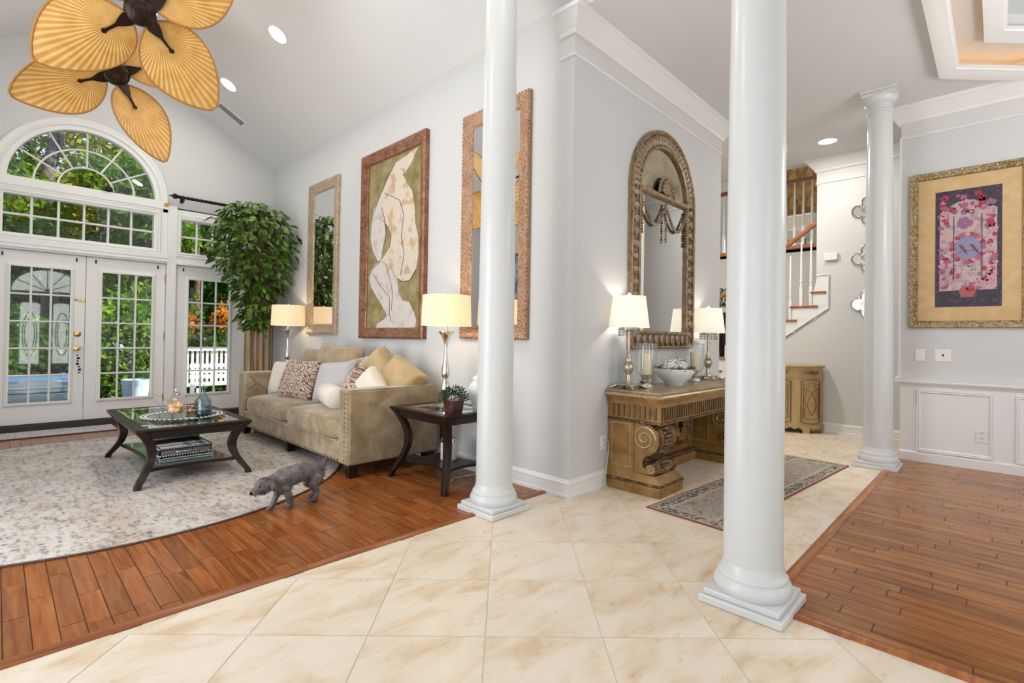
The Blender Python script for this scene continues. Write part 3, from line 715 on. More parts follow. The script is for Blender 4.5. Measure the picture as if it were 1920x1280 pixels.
# pillows
def pillow_mesh(wd, ht, th, n=22, flop=.0):
    mb = MB()
    def side(sgn):
        def fn(u, v):
            a, b = 2*u-1, 2*v-1
            e = 1-.11*(1-a*a)*(abs(b)**5); e2 = 1-.11*(1-b*b)*(abs(a)**5); rn_ = 1-.07*(abs(a*b))**6; e *= rn_; e2 *= rn_
            x, z = a*wd/2*e2, b*ht/2*e
            t = th/2*((1-a**4)*(1-b**4))**.5*(1+.10*math.sin(5*a+3*b)*.5)
            return (x+flop*b*b*.02, sgn*t, z)
        return fn
    mb.grid(side(1), n, n); mb.grid(side(-1), n, n); return mb
def pillow(label, mat_, y, x, z, wd, ht, th, lean=.35, yaw=0, roll=0, piping=None, cat='pillow'):
    # stands on the seat; local y axis is thickness, faces -x of the world when yaw=0
    t = thing('throw_pillow', label, cat, (x, y, z), 0, 'throw pillows on the sofa')
    t.rotation_euler = (0, 0, 0)
    o = obj('cover', pillow_mesh(wd, ht, th), mat_, t, smooth=70)
    o.rotation_euler = (Matrix.Rotation(yaw, 4, 'Z') @ Matrix.Rotation(-PI/2, 4, 'Z') @ Matrix.Rotation(-lean, 4, 'X') @ Matrix.Rotation(roll, 4, 'Y')).to_euler()
    if piping:
        pts = []
        for k in range(40):
            a = 2*PI*k/40; cx, sz = math.cos(a), math.sin(a); q = 1/max(abs(cx), abs(sz)); u, v = cx*q, sz*q
            rn_ = 1-.07*(abs(u*v))**6; pts.append((u*wd/2*(1-.11*(1-v*v)*(abs(u)**5))*rn_, 0, v*ht/2*(1-.11*(1-u*u)*(abs(v)**5))*rn_))
        p = obj('piping', MB().tube(pts, .006, 6, True), piping, t, smooth=60); p.rotation_euler = o.rotation_euler
    return t
def damask(name, c1, c2, sc, obj_space=True):
    # mirrored scroll pattern, woven
    ma, n, b = nodes(name)
    t = N(n, 'ShaderNodeTexCoord'); ab = N(n, 'ShaderNodeVectorMath', operation='ABSOLUTE'); n.links.new(t.outputs['Object'], ab.inputs[0])
    sp = N(n, 'ShaderNodeSeparateXYZ'); n.links.new(ab.outputs[0], sp.inputs[0])
    def mth(op, a, c_=None):
        x = N(n, 'ShaderNodeMath', operation=op)
        for i, v in enumerate((a, c_)):
            if v is None: continue
            if isinstance(v, (int, float)): x.inputs[i].default_value = v
            else: n.links.new(v, x.inputs[i])
        return x.outputs[0]
    X, Z = sp.outputs[0], sp.outputs[2]
    wob = lambda A, k, B, kb, am: mth('SINE', mth('ADD', mth('MULTIPLY', A, k), mth('MULTIPLY', mth('SINE', mth('MULTIPLY', B, kb)), am)))
    f = mth('MULTIPLY', wob(X, sc*4.2, Z, sc*5.0, 1.8), wob(Z, sc*3.8, X, sc*5.4, 1.8))
    f = mth('ADD', mth('MULTIPLY', mth('ABSOLUTE', f), 1.0), mth('MULTIPLY', noise(n, t.outputs['Object'], 40, 2), .12))
    n.links.new(ramp(n, f, [(.25, c2), (.33, c1), (.72, c1), (.80, c2)]), b.inputs['Base Color']); S(b, rough=.8, sheen=.3)
    bump(n, b, f, .15, .004); return ma
M['p_olive'] = plain('olive_velvet', (.30, .215, .105), .7, 0, (9, (.40, .30, .17), .35, .7), (40, .15), sheen=.6)
M['p_gold'] = plain('gold_satin', (.42, .28, .11), .45, 0, (9, (.50, .37, .19), .35, .7), (30, .2), sheen=.5)
M['p_cream'] = plain('cream_linen', (.72, .66, .57), .8, 0, None, (140, .25))
M['p_grey'] = plain('grey_fringe', (.44, .42, .42), .9, 0, (120, (.62, .60, .60), .35, .65), (150, .9, .01))
M['p_damask'] = damask('brown_damask', (.16, .075, .055), (.58, .45, .35), 8)
M['p_damask2'] = damask('bronze_damask', (.30, .17, .11), (.62, .50, .40), 9)
SZ = .48
pillow('olive pillow at the far back corner of the sofa', M['p_olive'], 3.66, -.32, SZ+.31, .54, .52, .17, .22, .2, .03, M['p_olive'])
pillow('big olive velvet pillow with two pointed corners in the middle of the sofa back', M['p_olive'], 2.98, -.36, SZ+.34, .74, .58, .20, .22, .22, .05, M['p_olive'])
pillow('plain cream linen pillow behind the brown damask pillow', M['p_cream'], 3.82, -.60, SZ+.20, .46, .44, .15, .30, .35, -.06)
pillow('brown and cream damask pillow beside the cream linen pillow', M['p_damask'], 3.28, -.66, SZ+.22, .54, .48, .17, .34, .30, .02)
pillow('bronze patterned damask pillow behind the silvery shaggy pillow', M['p_damask2'], 2.42, -.35, SZ+.28, .54, .50, .17, .28, .15, -.20)
pillow('silvery grey shaggy pillow in the middle of the sofa', M['p_grey'], 2.60, -.58, SZ+.24, .50, .46, .17, .36, .30, -.10)
pillow('damask pillow with a tan back leaning on the silvery shaggy pillow', M['p_damask'], 2.19, -.60, SZ+.19, .40, .40, .20, .42, -.55, .55)
pillow('gold satin pillow with a peaked top corner behind the small white pillow', M['p_gold'], 2.17, -.32, SZ+.30, .50, .50, .30, .25, .10, .70, M['p_olive'])
pillow('small white pillow peeking over the near sofa arm', M['p_cream'], 1.90, -.58, SZ+.20, .38, .38, .22, .3, .1, .66)
pillow('gold satin pillow against the near end of the sofa back', M['p_gold'], 1.80, -.30, SZ+.26, .46, .46, .32, .22, .25, .48, M['p_gold'])
bol = tag(obj('bolster_pillow', MB().lathe([(.01, -.30), (.09, -.295), (.108, -.27), (.112, 0), (.108, .27), (.09, .295), (.01, .30)], 28), M['p_cream'], None, smooth=60, loc=(-.70, 2.42, SZ+.125), rot=(PI/2, 0, -.28)), 'round cream bolster pillow lying on the near seat cushion', 'pillow', 'throw pillows on the sofa')

# ================================================================== RUGS
def rug_mat(name, base, dark, warm, sc=1.0):
    ma, n, b = nodes(name); p = pos(n)
    a = noise(n, pos(n, (34*sc, 9*sc, 20), (0, 0, .35)), 1.0, 7, .72)
    d = noise(n, p, 3.4*sc, 6, .65)
    e = noise(n, pos(n, (9, 26, 9), (0, 0, -.2)), 2.0*sc, 5, .7)
    s = N(n, 'ShaderNodeMath', operation='ADD'); n.links.new(a, s.inputs[0]); n.links.new(e, s.inputs[1]); s2 = N(n, 'ShaderNodeMath', operation='MULTIPLY'); s2.inputs[1].default_value = .5; n.links.new(s.outputs[0], s2.inputs[0]); s = s2
    c = ramp(n, s.outputs[0], [(.39, dark), (.455, tuple((x+y)/2 for x, y in zip(dark, base))), (.50, base)])
    c = mix(n, c, warm, ramp(n, d, [(.42, (0, 0, 0)), (.62, (.9,)*3)]), 'MULTIPLY')
    n.links.new(c, b.inputs['Base Color']); S(b, rough=.95); bump(n, b, noise(n, p, 160, 2), .4, .004); return ma
M['rug_round'] = rug_mat('faded_grey_rug', (.55, .505, .455), (.15, .14, .155), (.80, .72, .66))
M['rug_mat'] = rug_mat('faded_blue_mat', (.60, .55, .55), (.20, .19, .25), (.95, .9, .9), 1.3)
M['rug_edge'] = plain('rug_binding', (.10, .075, .065), .9)
RC = (-2.36, 3.04)
rr = thing('round_rug', 'large round faded grey and cream rug under the coffee table', 'rug', (*RC, 0))
obj('pile', MB().lathe([(1.855, 0.0015), (1.86, .006), (1.85, .011), (1.2, .0115), (.01, .0115)], 128), M['rug_round'], rr)
obj('binding', MB().tube([(1.862*math.cos(2*PI*k/128), 1.862*math.sin(2*PI*k/128), .007) for k in range(128)], .006, 6, True), M['rug_edge'], rr)
dm = thing('door_mat_rug', 'small grey blue runner mat lying along the french doors', 'rug', (-2.75, 5.63, 0))
obj('pile', MB().box(-.78, .78, -.22, .25, 0.0015, .011), M['rug_mat'], dm); obj('binding', MB().tube([(-.78, -.22, .007), (.78, -.22, .007), (.78, .25, .007), (-.78, .25, .007)], .006, 6, True), M['rug_edge'], dm)

# ================================================================== TABLES
def cabriole(parent, x, y, ox, oy, h, top_h, wt=.055, wb_=.036, sp=.0, name='leg'):
    # sabre leg: curves in below the top corner then flares out to the foot; (ox,oy) = outward diagonal signs
    pts = []
    K = 14
    for k in range(K+1):
        t = k/K; z = top_h*(1-t)
        out = -.105*math.sin(PI*min(t*1.05, 1))**1.0*(1-.25*t)+sp*t
        w_ = wt*(1-t)+wb_*t
        pts.append((x+ox*out, y+oy*out, z, w_))
    vs = []; fs = []
    for px, py, z, w_ in pts: vs += [(px-w_/2, py-w_/2, z), (px+w_/2, py-w_/2, z), (px+w_/2, py+w_/2, z), (px-w_/2, py+w_/2, z)]
    for k in range(K):
        for j in range(4): fs.append((k*4+j, k*4+(j+1) % 4, k*4+4+(j+1) % 4, k*4+4+j))
    fs += [(0, 1, 2, 3), (K*4+3, K*4+2, K*4+1, K*4)]
    return obj(name, MB().add(vs, fs), M['espresso'], parent, smooth=45, bevel=.004)
def glass_table(name, label, cat, x0, x1, y0, y1, h, shelf_z, glass_shelf, mirror_shelf=False, apron=.055):
    cx, cy = (x0+x1)/2, (y0+y1)/2; hx, hy = (x1-x0)/2, (y1-y0)/2
    t = thing(name, label, cat, (cx, cy, 0))
    rc = [(-hx, -hy), (hx, -hy), (hx, hy), (-hx, hy)]
    obj('top_frame', MB().mould(rc, [(0, h), (.0, h-.016), (.025, h-.03), (.05, h-apron-.03), (.075, h-apron-.03), (.085, h-.03), (.085, h-.012), (.072, h-.010), (.066, h)], True, XY(0)), M['espresso'], t, smooth=30)
    obj('glass_top', MB().box(-hx+.068, hx-.068, -hy+.068, hy-.068, h-.011, h-.003), M['tableglass'], t, bevel=.003)
    obj('mirror_border', MB().mould([(-hx+.07, -hy+.07), (hx-.07, -hy+.07), (hx-.07, hy-.07), (-hx+.07, hy-.07)], [(0, h-.0028), (.09, h-.0028), (.085, h-.0012), (.005, h-.0012)], True, XY(0)), M['mirror'], t)
    for sx_ in (-1, 1):
        for sy_ in (-1, 1): cabriole(t, sx_*(hx-.035), sy_*(hy-.035), sx_, sy_, h, h-.02, .07 if hx > .33 else .06, .045, .02)
    ih = .10
    pl = []
    for (ax, ay), (bx_, by_) in zip([(-1, -1), (1, -1), (1, 1), (-1, 1)], [(1, -1), (1, 1), (-1, 1), (-1, -1)]):
        for k in range(8):
            u = k/8; px = (ax+(bx_-ax)*u)*(hx-ih); py = (ay+(by_-ay)*u)*(hy-ih); dn = math.sin(PI*u)*.05
            pl.append((px-(ax+bx_)/2*dn*(1 if ax == bx_ else 0), py-(ay+by_)/2*dn*(1 if ay == by_ else 0)))
    obj('lower_shelf', MB().prism(pl, shelf_z-.022, shelf_z, lambda u, v, a: (u, v, a)), M['espresso'], t)
    if glass_shelf:
        ins = [(u*.93, v*.95) for u, v in pl]
        obj('shelf_glass', MB().prism(ins, shelf_z+.0005, shelf_z+.006, lambda u, v, a: (u, v, a)), plain('green_grey_glass', (.17, .215, .195), .06, 0, spec=.9), t)
    return t
ct = glass_table('coffee_table', 'dark wood and glass coffee table with sabre legs on the round rug', 'table', -2.285, -1.475, 2.295, 3.74, .45, .125, True)
ct.location.z = .012
et = glass_table('end_table', 'dark wood end table with glass top between the sofa and the column', 'table', -.66, -.045, .66, 1.43, .60, .155, False)
et2 = glass_table('end_table', 'dark wood end table beyond the far arm of the sofa', 'table', -.62, -.08, 4.40, 4.92, .60, .155, False)

# things on the coffee table
CT = .462
M['crystal'] = glass_mat('cut_crystal', (.82, .84, .84), 2.6)
pl_ = thing('glass_tray', 'round cut glass platter on the coffee table', 'platter', (-1.86, 2.86, CT))
obj('plate', MB().lathe([(.01, .001), (.24, .002), (.31, .010), (.33, .018), (.325, .021), (.30, .014), (.23, .007), (.01, .006)], 64), M['crystal'], pl_, smooth=40)
dt = MB()
for ring, n in ((.27, 44), (.30, 48)):
    for k in range(n):
        a = 2*PI*k/n; dt.ball((ring*math.cos(a), ring*math.sin(a), .014), .010, 6, 4, (1, 1, .5))
obj('cut_glass_rim', dt, plain('rim_crystal', (.75, .74, .72), .1, 0, spec=1), pl_, kind='stuff', smooth=True)
dc = thing('glass_decanter', 'tall pale blue glass decanter with faceted stopper on the coffee table', 'decanter', (-1.72, 2.80, CT+.008))
M['blueglass'] = glass_mat('pale_blue_glass', (.60, .74, .80), 2.4); M['tealglass'] = glass_mat('teal_glass', (.10, .36, .42), 2)
obj('bottle', MB().lathe([(.05, 0), (.066, .008), (.067, .03), (.064, .10), (.060, .135), (.035, .165), (.020, .19), (.017, .235), (.026, .25), (.024, .256), (.013, .255)], 32), M['blueglass'], dc, smooth=50)
obj('teal_base', MB().lathe([(.046, .002), (.062, .01), (.063, .04), (.045, .046), (.01, .046)], 32), M['tealglass'], dc, smooth=50)
obj('stopper', MB().lathe([(.010, .245), (.010, .27), (.022, .285), (.027, .31), (.020, .335), (.006, .36)], 8), M['crystal'], dc)
sw = MB()
for k in range(10):
    a0 = 2*PI*k/10; sw.tube([(.066*math.cos(a0+t*.9), .066*math.sin(a0+t*.9), .045+t*.085) for t in (0, .25, .5, .75, 1)], .003, 4)
obj('swirl_ribs', sw, M['crystal'], dc, kind='stuff')
ge = thing('glass_ewer', 'clear glass bird shaped bowl with amber stones on the coffee table', 'glass bowl', (-1.92, 2.83, CT+.008))
def ew(u, v):
    a = 2*PI*u; t = v
    r = [.045, .082, .098, .094, .07, .045, .03][min(int(t*6), 6)]
    f = t*6-int(t*6); r2 = [.045, .082, .098, .094, .07, .045, .03, .03][min(int(t*6)+1, 7)]
    r = r*(1-f)+r2*f
    return (r*math.cos(a), r*math.sin(a), .005+t*.19)
obj('bowl', MB().grid(ew, 28, 13, cu=True), M['clear'], ge, smooth=60)
obj('spout', MB().tube([(-.03, .06, .08), (-.06, .12, .10), (-.09, .165, .135), (-.115, .205, .165), (-.15, .25, .175)], [.055, .045, .03, .018, .008], 14), M['clear'], ge, smooth=60)
obj('handle', MB().tube([(.0+.09*math.sin(a), 0, .12+.085*math.cos(a)) for a in [k*PI/10 for k in range(0, 11)]], .008, 8), M['clear'], ge, smooth=60)
M['amber'] = plain('amber_stone', (.62, .30, .08), .15, 0, (30, (.80, .55, .30), .4, .6), coat=.5)
for k, (x, y, z, r) in enumerate([(-.03, -.02, .055, .034), (.035, .01, .05, .032), (0, .04, .05, .03), (.0, -.045, .055, .028), (.0, .0, .098, .033), (.03, -.03, .092, .026), (-.035, .025, .09, .026), (.0, .01, .145, .026)]):
    obj('amber_stone', MB().ball((x, y, z), r, 8, 6, (1, .9, .85)), M['amber'], ge, smooth=True)
obj('lid', MB().lathe([(.028, .19), (.032, .195), (.02, .205), (.006, .215), (.006, .232), (.022, .236), (.022, .24), (.003, .242)], 20), M['chrome'], ge, smooth=40)
# mirrored gallery tray on the lower shelf
tr2 = thing('mirrored_tray', 'silver mirrored gallery tray with handles on the coffee table shelf', 'tray', (-1.88, 2.90, .1445), 0)
obj('tray_base', MB().box(-.19, .19, -.27, .27, 0, .014), M['mirror'], tr2, bevel=.003)
rl = MB()
for z in (.03, .088):
    rl.mould([(-.19, -.27), (.19, -.27), (.19, .27), (-.19, .27)], [(0, z-.012), (.010, z-.012), (.010, z+.006), (0, z+.006)], True, XY(0))
obj('gallery_rail', rl, M['chrome'], tr2)
wl = MB()
for a, b, c_, d in ((-.19, .19, -.27, -.262), (-.19, .19, .262, .27), (-.19, -.182, -.27, .27), (.182, .19, -.27, .27)): wl.box(a, b, c_, d, .014, .085)
obj('gallery_wall', wl, plain('smoked_mirror', (.20, .20, .24), .1, 1), tr2)
bd = MB()
for z in (.030, .088):
    for k in range(20):
        for s in (-1, 1): bd.ball((-.185+k*.37/19, s*.272, z), .009, 6, 4); bd.ball((s*.192, -.262+k*.524/19, z), .009, 6, 4)
obj('crystal_beads', bd, M['chrome'], tr2, kind='stuff', smooth=True)
for s in (-1, 1): obj('handle', MB().tube([(-.07, s*.27, .055), (-.06, s*.285, .06), (.06, s*.285, .06), (.07, s*.27, .055)], .008, 8), M['chrome'], tr2, smooth=60)

# things on and under the near end table
pp = thing('potted_succulent', 'small dark green plant in a square brown pot on the near end table', 'plant', (-.47, .80, .599))
obj('pot', MB().add([(-.05, -.05, 0), (.05, -.05, 0), (.05, .05, 0), (-.05, .05, 0), (-.062, -.062, .10), (.062, -.062, .10), (.062, .062, .10), (-.062, .062, .10)], [(0, 3, 2, 1), (4, 5, 6, 7), (0, 1, 5, 4), (1, 2, 6, 5), (2, 3, 7, 6), (3, 0, 4, 7)]), plain('dark_marbled_pot', (.06, .018, .012), .3, 0, (18, (.20, .09, .06), .5, .72)), pp, bevel=.004)
lf = MB(); rnd = random.Random(4)
for k in range(420):
    th, ph = rnd.uniform(0, 2*PI), math.acos(rnd.uniform(-.15, 1)); r = rnd.uniform(.05, .115)
    c = Vector((r*math.sin(ph)*math.cos(th), r*math.sin(ph)*math.sin(th), .105+r*.85*math.cos(ph))); d = Vector((c.x, c.y, c.z-.08)).normalized(); s_ = d.orthogonal().normalized()
    s_.rotate(Matrix.Rotation(rnd.uniform(0, 6.3), 3, d)); L = rnd.uniform(.018, .032)
    lf.add([c, c+d*L*.5+s_*L*.28, c+d*L, c+d*L*.5-s_*L*.28], [(0, 1, 2, 3)])
obj('foliage', lf, plain('succulent_green', (.022, .045, .018), .6, 0, (30, (.07, .10, .03), .4, .7)), pp, kind='stuff')
vz = thing('white_ginger_jar', 'white lidded porcelain jar on the end table beside the column', 'jar', (-.21, .80, .599))
obj('jar_body', MB().lathe([(.04, 0), (.045, .01), (.042, .03), (.06, .07), (.085, .13), (.088, .17), (.07, .21), (.045, .235), (.04, .25)], 32), M['white_ceramic'], vz, smooth=50)
obj('jar_lid', MB().lathe([(.05, .25), (.052, .258), (.035, .275), (.012, .285), (.016, .295), (.010, .308), (.002, .312)], 32), M['white_ceramic'], vz, smooth=50)
cn = thing('candle_jar', 'white candle in a silver rimmed glass jar on the end table shelf', 'candle', (-.30, 1.06, .1555))
obj('jar', MB().lathe([(.068, 0), (.072, .005), (.072, .16), (.066, .16), (.066, .01)], 28), plain('frosted_white', (.80, .78, .75), .25), cn, smooth=40)
obj('rim', MB().lathe([(.074, .148), (.0745, .175), (.068, .175), (.068, .15)], 28), M['chrome'], cn, smooth=40)
obj('wax', MB().lathe([(.064, .012), (.064, .145), (.004, .146)], 24), M['p_cream'], cn)
td = thing('trinket_dish', 'cut glass trinket dish with small mirrored box on the near end table', 'dish', (-.42, 1.08, .599))
obj('dish', MB().lathe([(.03, 0), (.06, .006), (.085, .022), (.08, .024), (.055, .010), (.005, .006)], 12), M['crystal'], td)
obj('box', MB().box(.02, .11, -.20, -.13, 0, .006).box(.02, .11, -.20, -.194, .006, .024).box(.02, .11, -.136, -.13, .006, .024).box(.02, .026, -.194, -.136, .006, .024).box(.104, .11, -.194, -.136, .006, .024), M['chrome'], td)

# ================================================================== LAMPS
def shade_mat(name, col, e, ec=(1, .80, .50)):
    ma = bpy.data.materials.new(name); ma.use_nodes = True; n = ma.node_tree; n.nodes.clear()
    o = N(n, 'ShaderNodeOutputMaterial'); d = N(n, 'ShaderNodeBsdfDiffuse'); t = N(n, 'ShaderNodeBsdfTranslucent'); ms = N(n, 'ShaderNodeMixShader'); em = N(n, 'ShaderNodeEmission'); ad = N(n, 'ShaderNodeAddShader')
    d.inputs[0].default_value = (*col, 1); t.inputs[0].default_value = (*col, 1); ms.inputs[0].default_value = .55
    em.inputs[0].default_value = (*ec, 1); em.inputs[1].default_value = e
    n.links.new(d.outputs[0], ms.inputs[1]); n.links.new(t.outputs[0], ms.inputs[2]); n.links.new(ms.outputs[0], ad.inputs[0]); n.links.new(em.outputs[0], ad.inputs[1]); n.links.new(ad.outputs[0], o.inputs[0])
    return ma
M['shade'] = shade_mat('cream_lampshade', (.84, .77, .64), .20, (1, .82, .56))
M['shade_w'] = shade_mat('white_lampshade', (.84, .82, .77), .22, (1, .92, .80))
def bulb(parent, z, power, col=(1, .80, .54)):
    l = bpy.data.lights.new('bulb', 'POINT'); l.energy = power; l.color = col; l.shadow_soft_size = .035
    o = bpy.data.objects.new('bulb', l); COL.objects.link(o); o.parent = parent; o.location = (0, 0, z)
def shade(parent, r0, r1, z0, z1, mat_, sx=1, sy=1):
    mb = MB(); n = 48; vs = []
    for r, z in ((r0, z0), (r1, z1), (r1-.004, z1), (r0-.004, z0)):
        for j in range(n): a = 2*PI*j/n; vs.append((r*math.cos(a)*sx, r*math.sin(a)*sy, z))
    fs = [(i*n+j, i*n+(j+1) % n, ((i+1) % 4)*n+(j+1) % n, ((i+1) % 4)*n+j) for i in range(4) for j in range(n)]
    o = obj('lamp_shade', mb.add(vs, fs), mat_, parent, smooth=50)
    return o
def tall_lamp(label, x, y, z, zs0, zs1):
    t = thing('table_lamp', label, 'lamp', (x, y, z), 0, 'mercury glass lamps flanking the sofa')
    h = zs0-z
    pr_ = [(.075, 0), (.078, .012), (.05, .022), (.022, .035), (.018, .05), (.034, .075), (.042, .12), (.038, .17), (.024, .215), (.02, .225), (.034, .245), (.037, .27), (.033, .31), (.020, .36), (.016, .42), (.012, .47), (.020, .51), (.042, .555), (.066, .585), (.066, .592), (.01, .595)]
    k = (h-.045)/.595
    obj('base', MB().lathe([(r, zz*k) for r, zz in pr_], 32), M['silver'], t, smooth=45)
    obj('socket', MB().lathe([(.013, h-.05), (.013, h+.05), (.006, h+.07)], 12), M['p_cream'], t)
    shade(t, .215, .205, h, zs1-z, M['shade'])
    obj('harp', MB().tube([(0, 0, h+.05), (.05, 0, h+.10), (.05, 0, h+.20), (0, 0, zs1-z+.005)], .003, 6), M['brass'], t)
    obj('finial', MB().ball((0, 0, zs1-z+.016), .013, 10, 8), M['silver'], t, smooth=True)
    bulb(t, h+.13, 5.2)
tall_lamp('mercury glass table lamp with a cream drum shade on the near end table', -.33, 1.085, .599, 1.295, 1.555)
tall_lamp('mercury glass table lamp with a cream drum shade beyond the far sofa arm', -.26, 4.62, .599, 1.32, 1.595)

# ================================================================== CEILING FAN (twin heads, palm leaf blades)
def palm_mat():
    ma, n, b = nodes('palm_leaf'); t = N(n, 'ShaderNodeTexCoord'); sp = N(n, 'ShaderNodeSeparateXYZ'); n.links.new(t.outputs['Object'], sp.inputs[0])
    sb = N(n, 'ShaderNodeMath', operation='SUBTRACT'); sb.inputs[1].default_value = .10; n.links.new(sp.outputs[0], sb.inputs[0])
    at = N(n, 'ShaderNodeMath', operation='ARCTAN2'); n.links.new(sp.outputs[1], at.inputs[0]); n.links.new(sb.outputs[0], at.inputs[1])
    ml = N(n, 'ShaderNodeMath', operation='MULTIPLY'); ml.inputs[1].default_value = 62; n.links.new(at.outputs[0], ml.inputs[0])
    sn = N(n, 'ShaderNodeMath', operation='SINE'); n.links.new(ml.outputs[0], sn.inputs[0])
    c = ramp(n, noise(n, t.outputs['Object'], 10), [(.35, (.66, .37, .09)), (.7, (.78, .50, .18))])
    li = ramp(n, sn.outputs[0], [(0, (.74, .64, .50)), (.16, (1, 1, 1)), (1, (1, 1, 1))])
    n.links.new(mix(n, c, li, 1.0, 'MULTIPLY'), b.inputs['Base Color']); S(b, rough=.6); bump(n, b, sn.outputs[0], .35, .004); return ma
M['palm'] = palm_mat()
M['palmrim'] = plain('palm_rim', (.36, .17, .04), .6)
M['bronze'] = plain('oil_rubbed_bronze', (.030, .018, .014), .3, .7)
fx, fy, fz = -2.30, 2.66, 3.50
fan = thing('ceiling_fan', 'twin headed ceiling fan with woven palm leaf blades under the vault', 'ceiling fan', (fx, fy, fz))
BL, BW = .69, .50
def bw(t): return BW/2*(math.sin(PI*min(max(t, .0), 1)**.78)**.72 if 0 < t < 1 else 0)*(1.0)
def blade_mesh():
    mb = MB(); nu, nv = 20, 25
    def top(h):
        def fn(u, v):
            t = .015+.97*u; a = (2*v-1); y = a*bw(t); x = t*BL
            pl = 0
            cup = -.12*y*y/.2-.03*t*t
            return (x, y, h+pl+cup)
        return fn
    mb.grid(top(.002), nu, nv); mb.grid(top(-.002), nu, nv); return mb
bme = blade_mesh().mesh('blade', 60); bme.materials.append(M['palm'])
edge = [(.985*BL if k in (20,) else (.015+.97*(k/20))*BL, bw(.015+.97*(k/20))) for k in range(21)]
loop = [(x, y, -.12*y*y/.2-.03*(x/BL)**2) for x, y in edge]+[(x, -y, -.12*y*y/.2-.03*(x/BL)**2) for x, y in edge[::-1]]
rme = MB().tube(loop, .0085, 6, True).mesh('rim', 75); rme.materials.append(M['palmrim'])
bk = MB()
bk.prism([(-.11, -.012), (-.085, -.035), (-.05, -.045), (-.01, -.03), (.03, -.010), (.10, -.008), (.125, -.018), (.14, 0), (.125, .018), (.10, .008), (.03, .010), (-.01, .03), (-.05, .045), (-.085, .035), (-.11, .012)], -.016, -.005, lambda u, v, a: (u, v, a))
kme = bk.mesh('bracket'); kme.materials.append(M['bronze'])
FA, FB = Vector((-2.353, 2.074, 3.489)), Vector((-2.329, 3.283, 3.481))   # centres of the two heads
mid = (FA+FB)/2; fan.location = mid
hv = (FA-FB); hv.z = 0; hv.normalize()
def head(c, ax, a0, parent, pitch):
    z = ax.normalized(); xx = Vector((0, 0, 1)).cross(z).normalized(); yy = z.cross(xx)
    # local: x right, y up, z axis (blade side pointing outwards)
    Mx = Matrix((xx, yy, z)).transposed().to_4x4(); Mx.translation = c-mid
    hd_ = obj('motor_head', MB().lathe([(.02, -.10), (.055, -.095), (.075, -.07), (.08, -.03), (.098, -.015), (.10, .02), (.09, .04), (.06, .05), (.055, .06), (.045, .064), (.01, .066)], 36), M['bronze'], parent, smooth=40)
    hd_.matrix_local = Mx
    for k in range(4):
        a = a0+2*PI*k/4
        B = Mx @ Matrix.Rotation(a, 4, 'Z') @ Matrix.Translation((.085, 0, .012)) @ Matrix.Rotation(pitch, 4, 'X')
        b = link('blade', bme, parent); b.matrix_local = B
        r = link('rim', rme, b); k_ = link('bracket', kme, b); k_.location = (.075, 0, -.004); k2 = link('bracket', kme, b); k2.location = (.075, 0, .028)
head(FA, hv*.80+Vector((0, 0, -.60)), math.radians(47), fan, -.22)
head(FB, -hv*.95+Vector((0, 0, .22)), math.radians(60), fan, -.55)
la, lb = FA-mid, FB-mid
obj('cross_arm', MB().tube([la-hv*.09+Vector((0, 0, .06)), la*.5+Vector((0, 0, .10)), Vector((0, 0, .11)), lb*.5+Vector((0, 0, .10)), lb+hv*.09+Vector((0, 0, .03))], .018, 10), plain('bronze_brown', (.10, .04, .02), .35, .5), fan, smooth=60)
obj('center_hub', MB().lathe([(.02, .02), (.045, .035), (.06, .08), (.06, .14), (.045, .19), (.02, .22)], 24), M['bronze'], fan, smooth=40)
rz_ = roof(mid.x)-mid.z
obj('downrod', MB().tube([(0, 0, .2), (0, 0, rz_-.02)], .016, 12), M['bronze'], fan, smooth=60)
obj('canopy', MB().lathe([(.02, rz_-.14), (.05, rz_-.11), (.075, rz_-.05), (.08, rz_+.02)], 28), M['bronze'], fan, smooth=40)

# recessed lights
M['lamp_on'] = emit('recessed_light_on', (1, .97, .92), 9)
def downlight(label, p, nrm, r, power):
    t = thing('recessed_light', label, 'ceiling light', p, 0, 'recessed ceiling lights')
    q = Vector(nrm).to_track_quat('Z', 'Y').to_matrix().to_4x4()
    o = obj('trim_ring', MB().mould([(r*math.cos(2*PI*k/32), r*math.sin(2*PI*k/32)) for k in range(32)], [(0, 0), (0, .006), (-.014, .006), (-.014, 0)], True, XY(0)).xf(q), M['trim'], t, smooth=40)
    obj('lens', MB().lathe([(r, .002), (r-.004, .004), (.004, .004)], 32).xf(q), M['lamp_on'], t)
    if power:
        l = bpy.data.lights.new('downlight', 'AREA'); l.shape = 'DISK'; l.size = 2*r; l.energy = power; l.color = (1, .95, .87)
        lo = bpy.data.objects.new('downlight', l); COL.objects.link(lo); lo.parent = t; lo.location = Vector(nrm)*.02; lo.rotation_euler = (-Vector(nrm)).to_track_quat('Z', 'Y').to_euler()
vn = Vector((-SL, 0, -1)).normalized()
vp = lambda x, y: (x, y, roof(x))
downlight('round recessed light nearest the top edge of the vaulted ceiling', vp(-1.01, 3.16), vn, .095, 14)
downlight('round recessed light in the vaulted ceiling close to the air vent', vp(-1.02, 4.74), vn, .095, 14)
downlight('round recessed light in the flat hall ceiling by the staircase', (4.05, -.80, ZC), (0, 0, -1), .095, 13)
for lab, x, y in (('above the near mirror', -1.0, 1.3), ('above the entry tiles', -1.0, -.6), ('on the left slope over the round rug', -3.4, 3.2), ('on the left slope over the living room threshold', -3.4, 1.0)):
    downlight('added recessed vault light out of view '+lab, vp(x, y), vn if x > RX else Vector((SL, 0, -1)).normalized(), .095, 12)  # extra vault lights out of view, added to brighten the room
downlight('added unseen recessed light in the hall ceiling beyond the entry wall end', (3.4, .70, ZC), (0, 0, -1), .095, 60)  # hidden ceiling light added to brighten the stair wall
